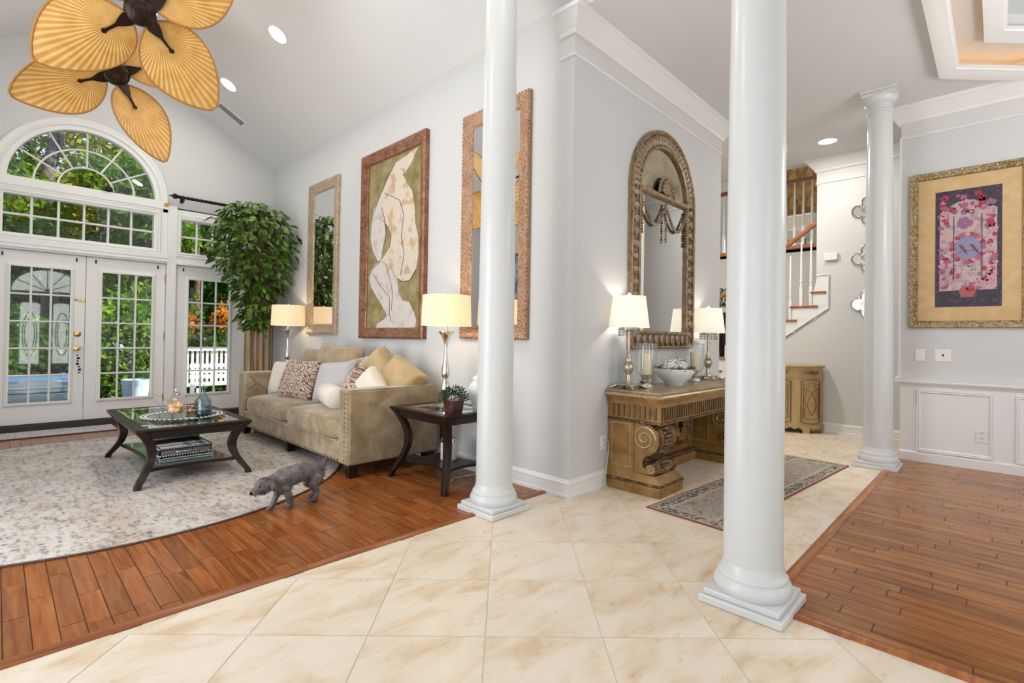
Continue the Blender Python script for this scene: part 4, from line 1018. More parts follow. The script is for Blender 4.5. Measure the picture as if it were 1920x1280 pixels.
# air vent in the vault
av = thing('air_vent', 'white slotted air vent in the sloping ceiling', 'vent', vp(-.80, 5.36))
q = Vector((-SL, 0, -1)).normalized()
ex = Vector((1, 0, -SL)).normalized()
def VQ(u, v, h): return tuple(ex*u+Vector((0, 1, 0))*v+q*h)
obj('frame', MB().mould([(-.20, -.09), (.20, -.09), (.20, .09), (-.20, .09)], [(0, 0), (0, .008), (.022, .008), (.022, 0)], True, VQ), M['trim'], av)
obj('backing', MB().prism([(-.19, -.08), (.19, -.08), (.19, .08), (-.19, .08)], .0005, .002, VQ), M['dark'], av)
for k in range(18): obj('slat', MB().prism([(-.17+k*.02, -.07), (-.163+k*.02, -.07), (-.163+k*.02, .07), (-.17+k*.02, .07)], .002, .008, VQ), M['trim'], av)

# ================================================================== CURTAIN, ROD, FICUS
rd = thing('curtain_rod', 'black iron curtain rod with finial above the side door', 'curtain rod', (-.78, YD-.10, 3.085))
obj('rod', MB().tube([(-.50, 0, 0), (.70, 0, 0)], .020, 12), M['black'], rd, smooth=60)
tw = MB()
for k in range(2): tw.tube([(-.50+t*.01, .020*math.cos(t*.55+k*PI), .020*math.sin(t*.55+k*PI)) for t in range(121)], .005, 5)
obj('rope_twist', tw, M['black'], rd, smooth=60)
obj('finial', MB().lathe([(.02, 0), (.026, .012), (.016, .02), (.03, .04), (.038, .06), (.03, .08), (.012, .095), (.008, .125), (.002, .13)], 20).xf(Matrix.Translation((-.50, 0, 0)) @ Matrix.Rotation(-PI/2, 4, 'Y')), M['black'], rd, smooth=40)
for x in (-.46, .66): obj('bracket', MB().tube([(x, .10, -.02), (x, 0, -.005)], .012, 8).tube([(x, -.0, -.05), (x, 0, .02)], .016, 8).box(x-.02, x+.02, .085, .10, -.06, .03), M['black'], rd)
for k in range(7): obj('ring', MB().tube([(.18+k*.07+.0, .034*math.cos(2*PI*j/14), -.012+.034*math.sin(2*PI*j/14)) for j in range(14)], .006, 5, True), M['black'], rd, smooth=60)
cu_ = MB().grid(lambda u, v: (-.42+.40*u, YD-.11+.035*math.sin(u*2*PI*4.5)*(.6+.4*v), 3.03*(1-v)+.02*v), 90, 14)
o = obj('curtain', cu_, plain('tan_curtain', (.50, .37, .23), .7, 0, (6, (.58, .45, .30), .4, .6), sheen=.3), None, smooth=75)
sol = o.modifiers.new('thick', 'SOLIDIFY'); sol.thickness = .006
tag(o, 'tan curtain panel hanging in the corner behind the ficus tree', 'curtain')

UX, UY = -.47, 5.22
ur = thing('floor_urn', 'tall silver and bronze urn behind the far sofa arm', 'urn', (UX, UY, 0))
obj('urn_body', MB().lathe([(.10, .15), (.11, .16), (.10, .19), (.13, .27), (.17, .38), (.185, .46), (.18, .51), (.155, .545), (.165, .56), (.19, .58), (.185, .59), (.15, .58), (.14, .50), (.02, .48)], 36), plain('silver_bronze_urn', (.42, .24, .14), .25, .8, (11, (.70, .66, .62), .42, .6)), ur, smooth=45)
obj('stand', MB().box(-.13, .13, -.13, .13, .11, .15).box(-.13, -.09, -.13, -.09, 0, .11).box(.09, .13, -.13, -.09, 0, .11).box(-.13, -.09, .09, .13, 0, .11).box(.09, .13, .09, .13, 0, .11), M['trim'], ur, bevel=.006)
fc_ = thing('ficus_tree', 'tall leafy ficus tree with twisted stems in the corner', 'plant', (UX, UY, .5))
M['stem'] = plain('ficus_stem', (.20, .095, .045), .8, 0, (30, (.32, .18, .09), .4, .7))
for k in range(4):
    a0 = k*PI/2; pts = [(.03*math.cos(a0+t*2.4)+.04*t*math.cos(a0), .03*math.sin(a0+t*2.4)+.04*t*math.sin(a0), -.02+t*1.9) for t in [j/16 for j in range(17)]]
    obj('stem', MB().tube(pts, [.013*(1-.5*j/16) for j in range(17)], 7), M['stem'], fc_, smooth=60)
br = MB(); rnd = random.Random(11)
tips = []
for k in range(46):
    z0 = rnd.uniform(.95, 1.95); a = rnd.uniform(0, 2*PI); L = .20+.30*min(1, max(0, (z0-.8)/1.0)); L *= rnd.uniform(.6, 1.15)
    p0 = Vector((.03*math.cos(a), .03*math.sin(a), z0)); p2 = p0+Vector((math.cos(a)*L, math.sin(a)*L, rnd.uniform(.05, .42)))
    p2.x = min(p2.x, -UX-.06); p2.y = min(p2.y, YD-UY-.14)
    p1 = (p0+p2)/2+Vector((0, 0, .10)); br.tube([p0, p1, p2], [.006, .004, .002], 5); tips += [p1*.6+p2*.4, p2, p1]
obj('branches', br, M['stem'], fc_, smooth=60)
def leafmat(name, c1, c2, c3, rough=.45):
    ma, n, b = nodes(name); oi = N(n, 'ShaderNodeObjectInfo'); p = pos(n)
    c = ramp(n, noise(n, p, 9, 3), [(.3, c1), (.5, c2), (.68, c3)]); n.links.new(c, b.inputs['Base Color']); S(b, rough=rough)
    return ma
M['leaf'] = leafmat('ficus_leaf', (.016, .045, .010), (.065, .14, .016), (.24, .34, .045))
def leaf_geo(L=.125, W=.064):
    return [(0, 0, 0), (L*.22, W*.42, .004), (L*.55, W*.5, .002), (L*.82, W*.26, -.006), (L, 0, -.014), (L*.82, -W*.26, -.006), (L*.55, -W*.5, .002), (L*.22, -W*.42, .004), (L*.5, 0, -.006)]
lfs = [(0, 1, 8), (1, 2, 8), (2, 3, 8), (3, 4, 8), (4, 5, 8), (5, 6, 8), (6, 7, 8), (7, 0, 8)]
lme = MB().add(leaf_geo(), lfs).mesh('leaf'); lme.materials.append(M['leaf'])
def crown_r(z):   # profile of the crown over z (world height above floor)
    ks = [(1.25, .10), (1.45, .20), (1.75, .27), (2.0, .37), (2.2, .50), (2.5, .58), (2.75, .50), (2.95, .34), (3.08, .10)]
    for (a, ra), (b, rb_) in zip(ks[:-1], ks[1:]):
        if a <= z <= b: return ra+(rb_-ra)*(z-a)/(b-a)
    return 0
allleaf = []
while len(allleaf) < 1250:
    z = rnd.uniform(1.25, 3.06); R_ = crown_r(z)*1.04
    if rnd.random() > R_/.55: continue
    a = rnd.uniform(0, 2*PI); q_ = math.sqrt(rnd.uniform(.02, 1))*R_; x, y = q_*math.cos(a), q_*math.sin(a)
    x -= .05*(z > 2); 
    if UX+x > -.03 or UY+y > YD-.06: continue
    d = Vector((math.cos(a+rnd.uniform(-.8, .8)), math.sin(a+rnd.uniform(-.8, .8)), rnd.uniform(-1.3, -.1))).normalized()
    up = Vector((rnd.uniform(-.5, .5), rnd.uniform(-.5, .5), 1)); yv = up.cross(d).normalized(); zv = d.cross(yv)
    Mx = Matrix((d, yv, zv)).transposed().to_4x4(); Mx.translation = Vector((x, y, z-.5)); s_ = rnd.uniform(.8, 1.25)
    vis = (Vector((UX+x, UY+y, 0))-CAM); allleaf.append((vis.length+ (0 if 1 else 0), Mx @ Matrix.Scale(s_, 4)))
allleaf.sort(key=lambda t: t[0])
rest = MB()
for k, (d, Mx) in enumerate(allleaf):
    if k < 300:
        o = link('leaf', lme, fc_); o.matrix_local = Mx
    else: rest.add([Mx @ Vector(p) for p in leaf_geo()], lfs)
obj('foliage', rest, M['leaf'], fc_, kind='stuff')

# ================================================================== ENTRY: console table, arched mirror
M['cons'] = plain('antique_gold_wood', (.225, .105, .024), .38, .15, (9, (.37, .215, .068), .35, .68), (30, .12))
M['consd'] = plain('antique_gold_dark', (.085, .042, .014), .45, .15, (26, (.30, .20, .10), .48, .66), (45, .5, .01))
M['constop'] = plain('console_top', (.36, .27, .15), .3, .1, (5, (.22, .14, .07), .45, .7), (20, .08))
M['gild'] = plain('gilt_highlight', (.55, .43, .25), .35, .5)
C0, C1, CD, CZ = .50, 2.36, .475, .80
cs = thing('console_table', 'antique gold carved console table with scroll pedestals under the arched mirror', 'console table', (C0, -.012, 0))
L_ = C1-C0
obj('top', MB().box(-.03, L_+.03, -CD-.02, 0, CZ-.022, CZ), M['constop'], cs, bevel=.006)
pth = [(L_+.03, 0), (L_+.03, -CD-.02), (-.03, -CD-.02), (-.03, 0)]
obj('top_moulding', MB().mould([(-.0, 0), (-.0, -CD), (L_, -CD), (L_, 0)][::-1], [(0, -.115), (.004, -.115), (.006, -.095), (.012, -.08), (.026, -.062), (.034, -.05), (.034, -.035), (0, -.035)], False, XY(CZ)), M['cons'], cs, smooth=30)
rp = MB(); 
def along(pts, step):
    out = []
    for a, b in zip(pts[:-1], pts[1:]):
        a, b = Vector(a), Vector(b); n = max(1, int((b-a).length/step))
        out += [(a+(b-a)*((k+.5)/n), (b-a).normalized()) for k in range(n)]
    return out
for p, d in along([(-.034, 0), (-.034, -CD-.024), (L_+.034, -CD-.024), (L_+.034, 0)], .024):
    a = Vector((p.x, p.y, CZ-.034)); t_ = Vector((d.x, d.y, .9)).normalized()*.016
    rp.tube([a-t_, a, a+t_], [.007, .012, .007], 6)
obj('rope_edge', rp, M['gild'], cs, kind='stuff', smooth=True)
obj('apron', MB().box(.012, L_-.012, -CD+.012, 0, .565, .69), M['cons'], cs)
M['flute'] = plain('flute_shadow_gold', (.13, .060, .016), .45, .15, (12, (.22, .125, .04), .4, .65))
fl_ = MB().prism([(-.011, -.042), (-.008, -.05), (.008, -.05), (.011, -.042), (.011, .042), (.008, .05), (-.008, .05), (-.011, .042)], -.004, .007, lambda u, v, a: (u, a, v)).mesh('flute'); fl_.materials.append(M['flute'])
nf = 44
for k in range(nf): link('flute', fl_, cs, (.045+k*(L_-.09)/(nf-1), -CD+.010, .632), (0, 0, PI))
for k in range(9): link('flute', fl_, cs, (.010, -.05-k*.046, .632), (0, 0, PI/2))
obj('apron_bead', MB().mould([(L_-.012, 0), (L_-.012, -CD+.012), (.012, -CD+.012), (.012, 0)][::-1][::-1], [(0, 0), (-.0, -.02), (.008, -.02), (.014, -.012), (.014, -.004), (.006, 0)], False, XY(.568)), M['consd'], cs, smooth=40)
scroll = []
for k in range(13): a = PI*.62-k*PI*.95/12; scroll.append((.325+.125*math.cos(a), .425+.125*math.sin(a)))
scroll = [(.20, .548), (.30, .548)]+[p for p in scroll if p[1] < .545]+[(.345, .298), (.318, .27), (.306, .238), (.312, .21), (.330, .197)]
for k in range(9): a = PI*.9-k*PI*1.5/8; scroll.append((.385+.042*math.cos(a), .196+.042*math.sin(a)))
scroll += [(.20, .15)]
def spiral(cx, cz, r, turns, a0, sgn): return [(cx+r*(1-.82*t)*math.cos(a0+sgn*t*turns*2*PI), cz+r*(1-.82*t)*math.sin(a0+sgn*t*turns*2*PI)) for t in [k/40 for k in range(41)]]
for x0, x1, face in ((.0, .36, 0), (L_-.36, L_, 1)):
    pd = obj('pedestal', MB().box(x0+.012, x1-.012, -.235, 0, .15, .57), M['cons'], cs)
    obj('scroll_bracket', MB().prism([(-d, z) for d, z in scroll], x0+.02, x1-.02, lambda u, v, a: (a, u, v)), M['cons'], cs, smooth=40, bevel=.006)
    # carved edge band along the scroll front
    sp = [p for p in scroll[2:-1]]
    bandm = MB()
    for xx in (x0+.05, x1-.05, x0+.02, x1-.02): bandm.tube([(xx, -d-.003, z) for d, z in sp], .007, 6)
    for k in range(0, len(sp)-1):
        d, z = sp[k]; bandm.ball(((x0+x1)/2, -d-.002, z), .03, 8, 6, (3.2, .5, .6))
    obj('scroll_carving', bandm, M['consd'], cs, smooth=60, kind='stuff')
    for xx in (x0+.018, x1-.018):
        obj('volute', MB().tube([(xx, -y, z) for y, z in spiral(.325, .43, .10, 2.0, 0, 1)], .0075, 6), M['gild'], cs, smooth=60); obj('volute', MB().tube([(xx, -y, z) for y, z in spiral(.385, .196, .04, 1.3, PI, -1)], .006, 6), M['gild'], cs, smooth=60)
        bdm = MB()
        pr_ = [(-.035, .19), (-.205, .19), (-.205, .53), (-.035, .53), (-.035, .19)]
        for p, d in along(pr_, .018): bdm.ball((xx-.006 if xx < (x0+x1)/2 else xx+.006, p.x, p.y), .0078, 5, 4)
        obj('bead_frame', bdm, M['gild'], cs, kind='stuff', smooth=True)
    obj('plinth', MB().box(x0-.02, x1+.02, -CD-.005, 0, 0, .075), M['cons'], cs, bevel=.006)
    obj('plinth_moulding', MB().mould([(x1+.012, 0), (x1+.012, -CD+.003), (x0-.012, -CD+.003), (x0-.012, 0)][::-1], [(-.06, .152), (-.05, .15), (-.035, .125), (-.012, .11), (.004, .095), (.004, .075), (-.06, .075)], False, XY(0)) if 0 else MB().add(
        [(x0-.014, -CD, .075), (x1+.014, -CD, .075), (x1+.014, 0, .075), (x0-.014, 0, .075), (x0-.014, -CD, .098), (x1+.014, -CD, .098), (x1+.014, 0, .098), (x0-.014, 0, .098), (x0+.012, -CD+.05, .152), (x1-.012, -CD+.05, .152), (x1-.012, 0, .152), (x0+.012, 0, .152)],
        [(0, 1, 5, 4), (1, 2, 6, 5), (2, 3, 7, 6), (3, 0, 4, 7), (4, 5, 9, 8), (5, 6, 10, 9), (6, 7, 11, 10), (7, 4, 8, 11), (8, 9, 10, 11)]), M['cons'], cs)
    lfb = MB()
    for p, d in along([(x1+.016, -.0), (x1+.016, -CD), (x0-.016, -CD), (x0-.016, 0)], .03): lfb.ball((p.x, p.y, .088), .016, 6, 5, (1, 1, .7))
    obj('leaf_band', lfb, M['consd'], cs, kind='stuff', smooth=True)
# panelled back with fleur-de-lis and low stretcher
obj('back_panel', MB().box(.35, L_-.35, -.03, -.002, .10, .57), M['cons'], cs)
for a, b in ((.42, .80), (.84, 1.02), (1.06, 1.44)):
    obj('panel_frame', MB().mould([(a, .17), (b, .17), (b, .53), (a, .53)], [(0, .0), (0, .018), (.014, .022), (.03, .010), (.034, 0)], True, lambda u, v, h: (u, -.03-h, v)), M['consd'], cs, smooth=30)
for cx in (.61, 1.25):
    fd = MB().ball((cx, -.036, .40), .05, 8, 6, (.35, .25, 1.2)).ball((cx-.03, -.036, .375), .035, 8, 6, (.4, .25, .9)).ball((cx+.03, -.036, .375), .035, 8, 6, (.4, .25, .9)).box(cx-.04, cx+.04, -.044, -.03, .335, .347).ball((cx, -.036, .31), .03, 8, 6, (.4, .25, 1))
    obj('fleur_ornament', fd, M['black'], cs, smooth=True)
obj('stretcher', MB().box(.34, L_-.34, -.10, 0, 0, .085), M['cons'], cs, bevel=.006)
obj('stretcher_carving', MB().box(.34, L_-.34, -.092, -.002, .085, .115), M['consd'], cs, bevel=.008)

# arched mirror
EM = lambda u, v, h: (u, -h, v)
MX0, MX1, MZ0, MZS = .79, 2.03, 1.12, 2.56
MC = (MX0+MX1)/2; MR = (MX1-MX0)/2
am = thing('arched_mirror', 'tall arched mirror with leaf carved antique frame above the console table', 'mirror', (0, 0, 0))
M['mirframe'] = carved('antique_bronze_frame', (.28, .185, .11), (.46, .36, .25), (.11, .06, .03), 22, .35, .4, .3)
M['lobe'] = plain('leaf_lobe', (.25, .185, .14), .42, .35, (24, (.40, .33, .26), .4, .65))
M['mirgold'] = plain('gold_bead', (.20, .115, .048), .36, .5, (20, (.40, .28, .15), .4, .65))
def apath(o):   # outline offset inward by o, clockwise from bottom-left
    r = MR-o
    return [(MX0+o, MZ0+o), (MX0+o, MZS)]+[(MC-r*math.cos(PI*k/32), MZS+r*math.sin(PI*k/32)) for k in range(1, 32)]+[(MX1-o, MZS), (MX1-o, MZ0+o)]
FWD = .165
def ring(o0, o1, h0, h1):
    a, b = apath(o0), apath(o1); n = len(a); mb = MB(); vs = []
    for p, q_ in zip(a, b): vs += [EM(*p, h0), EM(*p, h1), EM(*q_, h1), EM(*q_, h0)]
    fs = [(i*4+j, i*4+(j+1) % 4, ((i+1) % n)*4+(j+1) % 4, ((i+1) % n)*4+j) for i in range(n) for j in range(4)]
    return mb.add(vs, fs)
obj('frame', ring(0, FWD, .002, .024), M['mirframe'], am, smooth=30)
obj('outer_moulding', ring(0, .028, .02, .05), M['mirgold'], am, bevel=.008, smooth=30)
obj('inner_moulding', ring(FWD-.03, FWD, .02, .04), M['mirgold'], am, bevel=.006, smooth=30)
gp = apath(FWD-.01)
obj('mirror_glass', MB().prism([(MX0+FWD-.01, MZ0+FWD-.01), (MX0+FWD-.01, MZS), (MX1-FWD+.01, MZS), (MX1-FWD+.01, MZ0+FWD-.01)], .006, .012, EM), M['mirror'], am)
obj('antique_glass', MB().prism(gp[1:-1], .006, .012, EM), plain('antiqued_mirror', (.72, .66, .50), .09, 1, (4, (.55, .48, .32), .45, .65)), am)
lob = MB().ball((0, 0, 0), .052, 10, 8, (.66, 1.0, .30)).mesh('leaf_lobe', True); lob.materials.append(M['lobe'])
lip = MB().tube([(-.037*math.cos(a), .055*math.sin(a), .010) for a in [PI*k/10-.4 for k in range(0, 13)]], .006, 6).mesh('lobe_rim', True); lip.materials.append(M['mirgold'])
mid_path = [Vector(p) for p in apath(.085)]
mid_path.append(mid_path[0])
for p, d in along([tuple(p) for p in mid_path], .105):
    ang = math.atan2(d.y, d.x)
    # lobe long axis across the frame in the straight runs
    B = Matrix.Translation(EM(p.x, p.y, .030)) @ Matrix.Rotation(PI/2, 4, 'X') @ Matrix.Rotation(ang, 4, 'Z')
    o = link('leaf_lobe', lob, am); o.matrix_local = B
    o2 = link('lobe_rim', lip, o)
obj('crossbar', MB().box(MX0+FWD-.02, MX1-FWD+.02, -.05, -.006, MZS-.022, MZS+.022), M['mirgold'], am, bevel=.012, seg=3)
sh = MB()
for k in range(9):
    a = PI*(.08+.84*k/8); sh.tube([(MC+.02*math.cos(a), -.05, MZS+.02+.015*math.sin(a)), (MC+.13*math.cos(a), -.055, MZS+.02+.15*math.sin(a))], [.008, .020], 6)
sh.tube([(MC+.15*math.cos(PI*k/16), -.045, MZS+.02+.17*math.sin(PI*k/16)) for k in range(17)], .014, 8)
obj('shell_crest', sh, M['mirframe'], am, smooth=60)
gl = MB()
def garland(x0, x1, z0, sag, n):
    for k in range(n+1):
        t = k/n; x = x0+(x1-x0)*t; z = z0-sag*math.sin(PI*t)-.0
        gl.ball((x, -.035, z), .012+.005*math.sin(PI*t), 7, 5)
garland(MX0+FWD+.01, MC, MZS-.07, .22, 26); garland(MC, MX1-FWD-.01, MZS-.07, .22, 26)
for x, n in ((MX0+FWD+.015, 13), (MC, 14), (MX1-FWD-.015, 13)):
    for k in range(n): gl.ball((x, -.035, MZS-.07-k*.027), .011 if k % 3 else .015, 7, 5)
obj('bead_garland', gl, M['mirframe'], am, smooth=True, kind='stuff')

# decor on the console
M['antiq'] = plain('antique_silver', (.60, .55, .45), .25, .9, (30, (.42, .36, .27), .4, .65))
def crystal_lamp(label, x, y, z0, s0, s1):
    t = thing('crystal_lamp', label, 'lamp', (x, y, CZ), 0, 'crystal lamps on the console table')
    bs_ = MB().prism([(-.085, -.085), (.085, -.085), (.085, .085), (-.085, .085)], .028, .04, lambda u, v, a: (u, v, a))
    obj('base', bs_, M['antiq'], t, bevel=.005)
    for sx_ in (-1, 1):
        for sy_ in (-1, 1): obj('foot', MB().tube([(sx_*.06, sy_*.06, .03), (sx_*.085, sy_*.085, .022), (sx_*.098, sy_*.098, .008), (sx_*.108, sy_*.108, .012)], [.016, .013, .010, .006], 8), M['antiq'], t, smooth=60)
    obj('baluster', MB().lathe([(.045, .04), (.03, .05), (.018, .07), (.020, .10), (.016, .115), (.03, .13), (.042, .16), (.045, .185), (.036, .20), (.04, .207), (.024, .215), (.03, .235), (.022, .255), (.013, .27), (.011, .47)], 24), M['antiq'], t, smooth=45)
    h0, h1 = s0-CZ, s1-CZ
    shade(t, .165, .132, h0, h1, M['shade_w'])
    obj('crystal_cup', MB().lathe([(.08, h0-.02), (.083, h0+.005), (.078, h0+.005), (.07, h0-.018)], 24), M['antiq'], t, smooth=40)
    cb = MB()
    for k in range(16):
        a = 2*PI*k/16
        for j in range(3): cb.ball((.082*math.cos(a), .082*math.sin(a), h0-.016-j*.022), .0105, 6, 5)
    obj('crystal_drops', cb, M['crystal'], t, smooth=True, kind='stuff')
    obj('finial', MB().ball((0, 0, h1+.016), .018, 12, 8), M['white_ceramic'], t, smooth=True)
    bulb(t, (h0+h1)/2, 3.4, (1, .92, .80))
crystal_lamp('silver crystal lamp with white shade at the near end of the console', .605, -.135, CZ, 1.300, 1.558)
crystal_lamp('silver crystal lamp with white shade at the far end of the console', 2.173, -.135, CZ, 1.285, 1.541)
def hurricane(label, x, y):
    t = thing('hurricane_candle', label, 'candle holder', (x, y, CZ), 0, 'hurricane candle holders on the console table')
    obj('foot', MB().lathe([(.07, 0), (.072, .012), (.05, .022), (.042, .035), (.05, .05), (.052, .065), (.04, .08), (.03, .088), (.06, .098), (.062, .102)], 28), M['chrome'], t, smooth=45)
    obj('glass_cylinder', MB().lathe([(.03, .10), (.075, .112), (.088, .14), (.090, .16), (.088, .37), (.086, .37), (.087, .16), (.084, .142), (.072, .116), (.03, .106)], 32), M['clear'], t, smooth=45)
    obj('glass_rim', MB().tube([(.088*math.cos(2*PI*k/32), .088*math.sin(2*PI*k/32), .37) for k in range(32)], .003, 6, True), M['antiq'], t)
    obj('candle', MB().lathe([(.044, .108), (.045, .12), (.045, .285), (.040, .29), (.004, .287)], 24), plain('ivory_wax', (.82, .70, .48), .5), t, smooth=40)
    obj('wick', MB().tube([(0, 0, .286), (.002, 0, .30)], .002, 5), M['black'], t)
hurricane('glass hurricane with ivory candle left of the flower bowl', .775, -.20)
hurricane('glass hurricane with ivory candle right of the flower bowl', 1.775, -.17)
fb = thing('flower_bowl', 'white fluted bowl of white hydrangeas and moss on the console', 'flower bowl', (1.213, -.24, CZ))
obj('bowl', MB().lathe([(.07, 0), (.075, .01), (.09, .03), (.14, .075), (.165, .12), (.17, .148), (.162, .15), (.15, .12), (.02, .10)], 72, lob=lambda a, z: 1+.035*abs(math.sin(a*11+z*9))), M['white_ceramic'], fb, smooth=60)
fm_ = MB(); rnd = random.Random(8)
for k in range(500):
    a = rnd.uniform(0, 2*PI); r = .165*math.sqrt(rnd.random()); z = .135+.025*rnd.random(); c = Vector((r*math.cos(a), r*math.sin(a), z)); d = Vector((math.cos(a), math.sin(a), rnd.uniform(-.2, 1))).normalized(); s_ = d.orthogonal(); L = .028
    fm_.add([c, c+d*L*.5+s_*.006, c+d*L, c+d*L*.5-s_*.006], [(0, 1, 2, 3)])
obj('moss', fm_, plain('moss', (.06, .10, .025), .9, 0, (40, (.16, .15, .05), .4, .7)), fb, kind='stuff')
for cx, cy, r in ((-.08, 0, .075), (.07, -.01, .075), (0, .05, .07), (0, -.06, .07), (.0, 0, .085)):
    pm = MB()
    for k in range(170):
        th, ph = rnd.uniform(0, 2*PI), math.acos(rnd.uniform(-.2, 1)); n_ = Vector((math.sin(ph)*math.cos(th), math.sin(ph)*math.sin(th), math.cos(ph))); c = Vector((cx, cy, .165))+n_*r*rnd.uniform(.85, 1.02)
        s_ = n_.orthogonal().normalized(); s_.rotate(Matrix.Rotation(rnd.uniform(0, 6), 3, n_)); u_ = n_.cross(s_); L = .013
        pm.add([c-s_*L, c-u_*L+n_*.004, c+s_*L, c+u_*L+n_*.004], [(0, 1, 2, 3)])
    pm.ball((cx, cy, .165), r*.85, 10, 8)
    obj('bloom', pm, plain('white_petals', (.80, .77, .73), .8), fb)
# runner rug
def persian():
    ma, n, b = nodes('persian_runner'); t = N(n, 'ShaderNodeTexCoord')
    v = N(n, 'ShaderNodeTexVoronoi'); v.inputs['Scale'].default_value = 26; n.links.new(t.outputs['Object'], v.inputs['Vector'])
    a = noise(n, t.outputs['Object'], 14, 6, .75, .8)
    c = ramp(n, a, [(.30, (.05, .045, .05)), (.42, (.20, .12, .10)), (.49, (.50, .44, .36)), (.55, (.13, .125, .14)), (.62, (.48, .41, .32)), (.70, (.30, .16, .13))])
    c2 = ramp(n, v.outputs['Distance'], [(.1, (.46, .40, .31)), (.35, (.10, .09, .10)), (.6, (.36, .26, .20))])
    n.links.new(mix(n, c, c2, .35), b.inputs['Base Color']); S(b, rough=.95); bump(n, b, noise(n, t.outputs['Object'], 200, 2), .4, .004); return ma
M['persian'] = persian()
M['pborder'] = plain('runner_border', (.07, .065, .075), .95, 0, (48, (.44, .38, .30), .46, .56))
M['pline'] = plain('runner_line', (.45, .36, .24), .95); M['pred'] = plain('runner_red', (.22, .06, .045), .95)
ru = thing('runner_rug', 'patterned persian runner rug on the tile in front of the console table', 'rug', (1.52, -.895, 0), -.075)
HX, HY = 1.30, .285
obj('field', MB().box(-HX+.13, HX-.13, -HY+.13, HY-.13, .0012, .0085), M['persian'], ru)
for o0, o1, mt in ((0, .014, 'pred'), (.014, .026, 'pline'), (.026, .108, 'pborder'), (.108, .13, 'pline')):
    obj('border_band', MB().mould([(-HX, -HY), (HX, -HY), (HX, HY), (-HX, HY)], [(o0, .0012), (o0, .0085), (o1, .0085), (o1, .0012)], True, XY(0)), M[mt], ru)
# outlets and switches
def plate(label, name, mp, w_, h_, parts):
    t = thing(name, label, 'outlet' if 'outlet' in name else 'switch')
    obj('cover', MB().prism([(-w_/2, -h_/2), (w_/2, -h_/2), (w_/2, h_/2), (-w_/2, h_/2)], .0005, .008, mp), M['plate'], t, bevel=.003)
    for nm, u0, u1, v0, v1, mt in parts: obj(nm, MB().prism([(u0, v0), (u1, v0), (u1, v1), (u0, v1)], .008, .011, mp), M[mt], t)
sock = [('socket', -.018, .018, .008, .042, 'trim'), ('socket', -.018, .018, -.042, -.008, 'trim')]+[('slot', a, a+.005, b, b+.012, 'black') for a in (-.010, .006) for b in (.022, -.028)]
# darker slots sit proud of the sockets
sock = sock[:2]+[(n_, a, b, c_, d, m_) for n_, a, b, c_, d, m_ in sock[2:]]
WD_ = XD-.012
plate('white double outlet inside the wainscot panel', 'wall_outlet', lambda u, v, h: (WD_-h, -2.205-u, .327+v), .085, .13, sock)
plate('white single rocker switch plate nearest the column', 'light_switch', lambda u, v, h: (XD-h, -1.737-u, 1.09+v), .08, .125, [('rocker', -.017, .017, -.034, .034, 'trim')])
plate('white three gang switch plate below the floral picture', 'light_switch', lambda u, v, h: (XD-h, -1.917-u, 1.094+v), .125, .125, [('toggle', -.042+k*.042-.006, -.042+k*.042+.006, -.012, .012, 'black' if k == 1 else 'trim') for k in range(3)])
plate('white outlet at the left end of the console table', 'wall_outlet', lambda u, v, h: (.445+u, -h, .36+v), .075, .115, sock)
cord = MB().tube([(.445, -.012, .38), (.455, -.05, .375), (.472, -.045, .33), (.475, -.03, .22), (.46, -.03, .12), (.43, -.03, .05), (.42, -.035, .006)], .004, 6)
tag(obj('lamp_cord', cord, plain('clear_cord', (.55, .5, .42), .4), None, smooth=60), 'thin lamp cord dropping from the outlet beside the console', 'cord')
plate('white outlet on the wall behind the near end table', 'wall_outlet', lambda u, v, h: (-h, .52+.25-u, .42+v), .075, .115, sock)
tag(obj('lamp_cord', MB().tube([(-.012, .77, .43), (-.05, .78, .42), (-.05, .80, .30), (-.04, .84, .10), (-.10, .95, .01), (-.30, .98, .006), (-.42, .90, .006)], .004, 6), M['p_cream'], None, smooth=60), 'pale lamp cord trailing on the wood floor under the end table', 'cord')

# ================================================================== STAIRCASE
st = thing('staircase', 'white and oak staircase rising behind the large column', 'staircase', (XS, 0, 0))
RS, RN = .19, .255
for k in range(1, 11):
    yr = -.30+RN*(8-k); z = RS*k
    if k <= 10 or True:
        obj('riser', MB().box(.0, 1.18, yr+.30, yr+.32, z-RS, z-.03), M['trim'], st)
        obj('tread', MB().box(-.03, 1.18, max(yr-.0, -.65), yr+.345, z-.03, z), M['oak'], st, bevel=.008)
        obj('bracket_trim', MB().box(-.012, .0, max(yr+.02, -.64), yr+.31, z-RS+.0, z-.03), M['trim'], st)
skp = [(-.67, 1.60), (-.67, 2.12), (-.53, 2.12), (-.53, 1.92)]
stp = []
for k in range(10, 0, -1):
    yr = -.30+RN*(8-k); stp += [(yr+.31, RS*k-.03), (yr+.31, RS*(k-1)-.03)]
obj('skirt_board', MB().prism([(1.52, .02), (-.67, 1.665), (-.67, 2.11), (-.55, 2.11), (-.50, 1.9)]+stp, -.010, -.002, lambda u, v, a: (a, u, v)), M['trim'], st)
obj('skirt_moulding', MB().tube([(-.012, 1.52, .03), (-.012, -.675, 1.672), (-.012, -.675, 2.115), (-.012, -.54, 2.115)], .011, 6), M['trim'], st, smooth=50)
def baluster_mesh(h):
    q = .038; a = h*.30
    mb = MB().box(-q/2, q/2, -q/2, q/2, 0, a)
    mb.lathe([(.016, a), (.021, a+.02), (.012, a+.035), (.018, a+.06), (.022, a+.09), (.014, a+.11), (.019, a+.13), (.017, a+.25), (.010, h-.05), (.009, h)], 14); return mb
b1 = baluster_mesh(.92).mesh('baluster', 40); b1.materials.append(M['trim'])
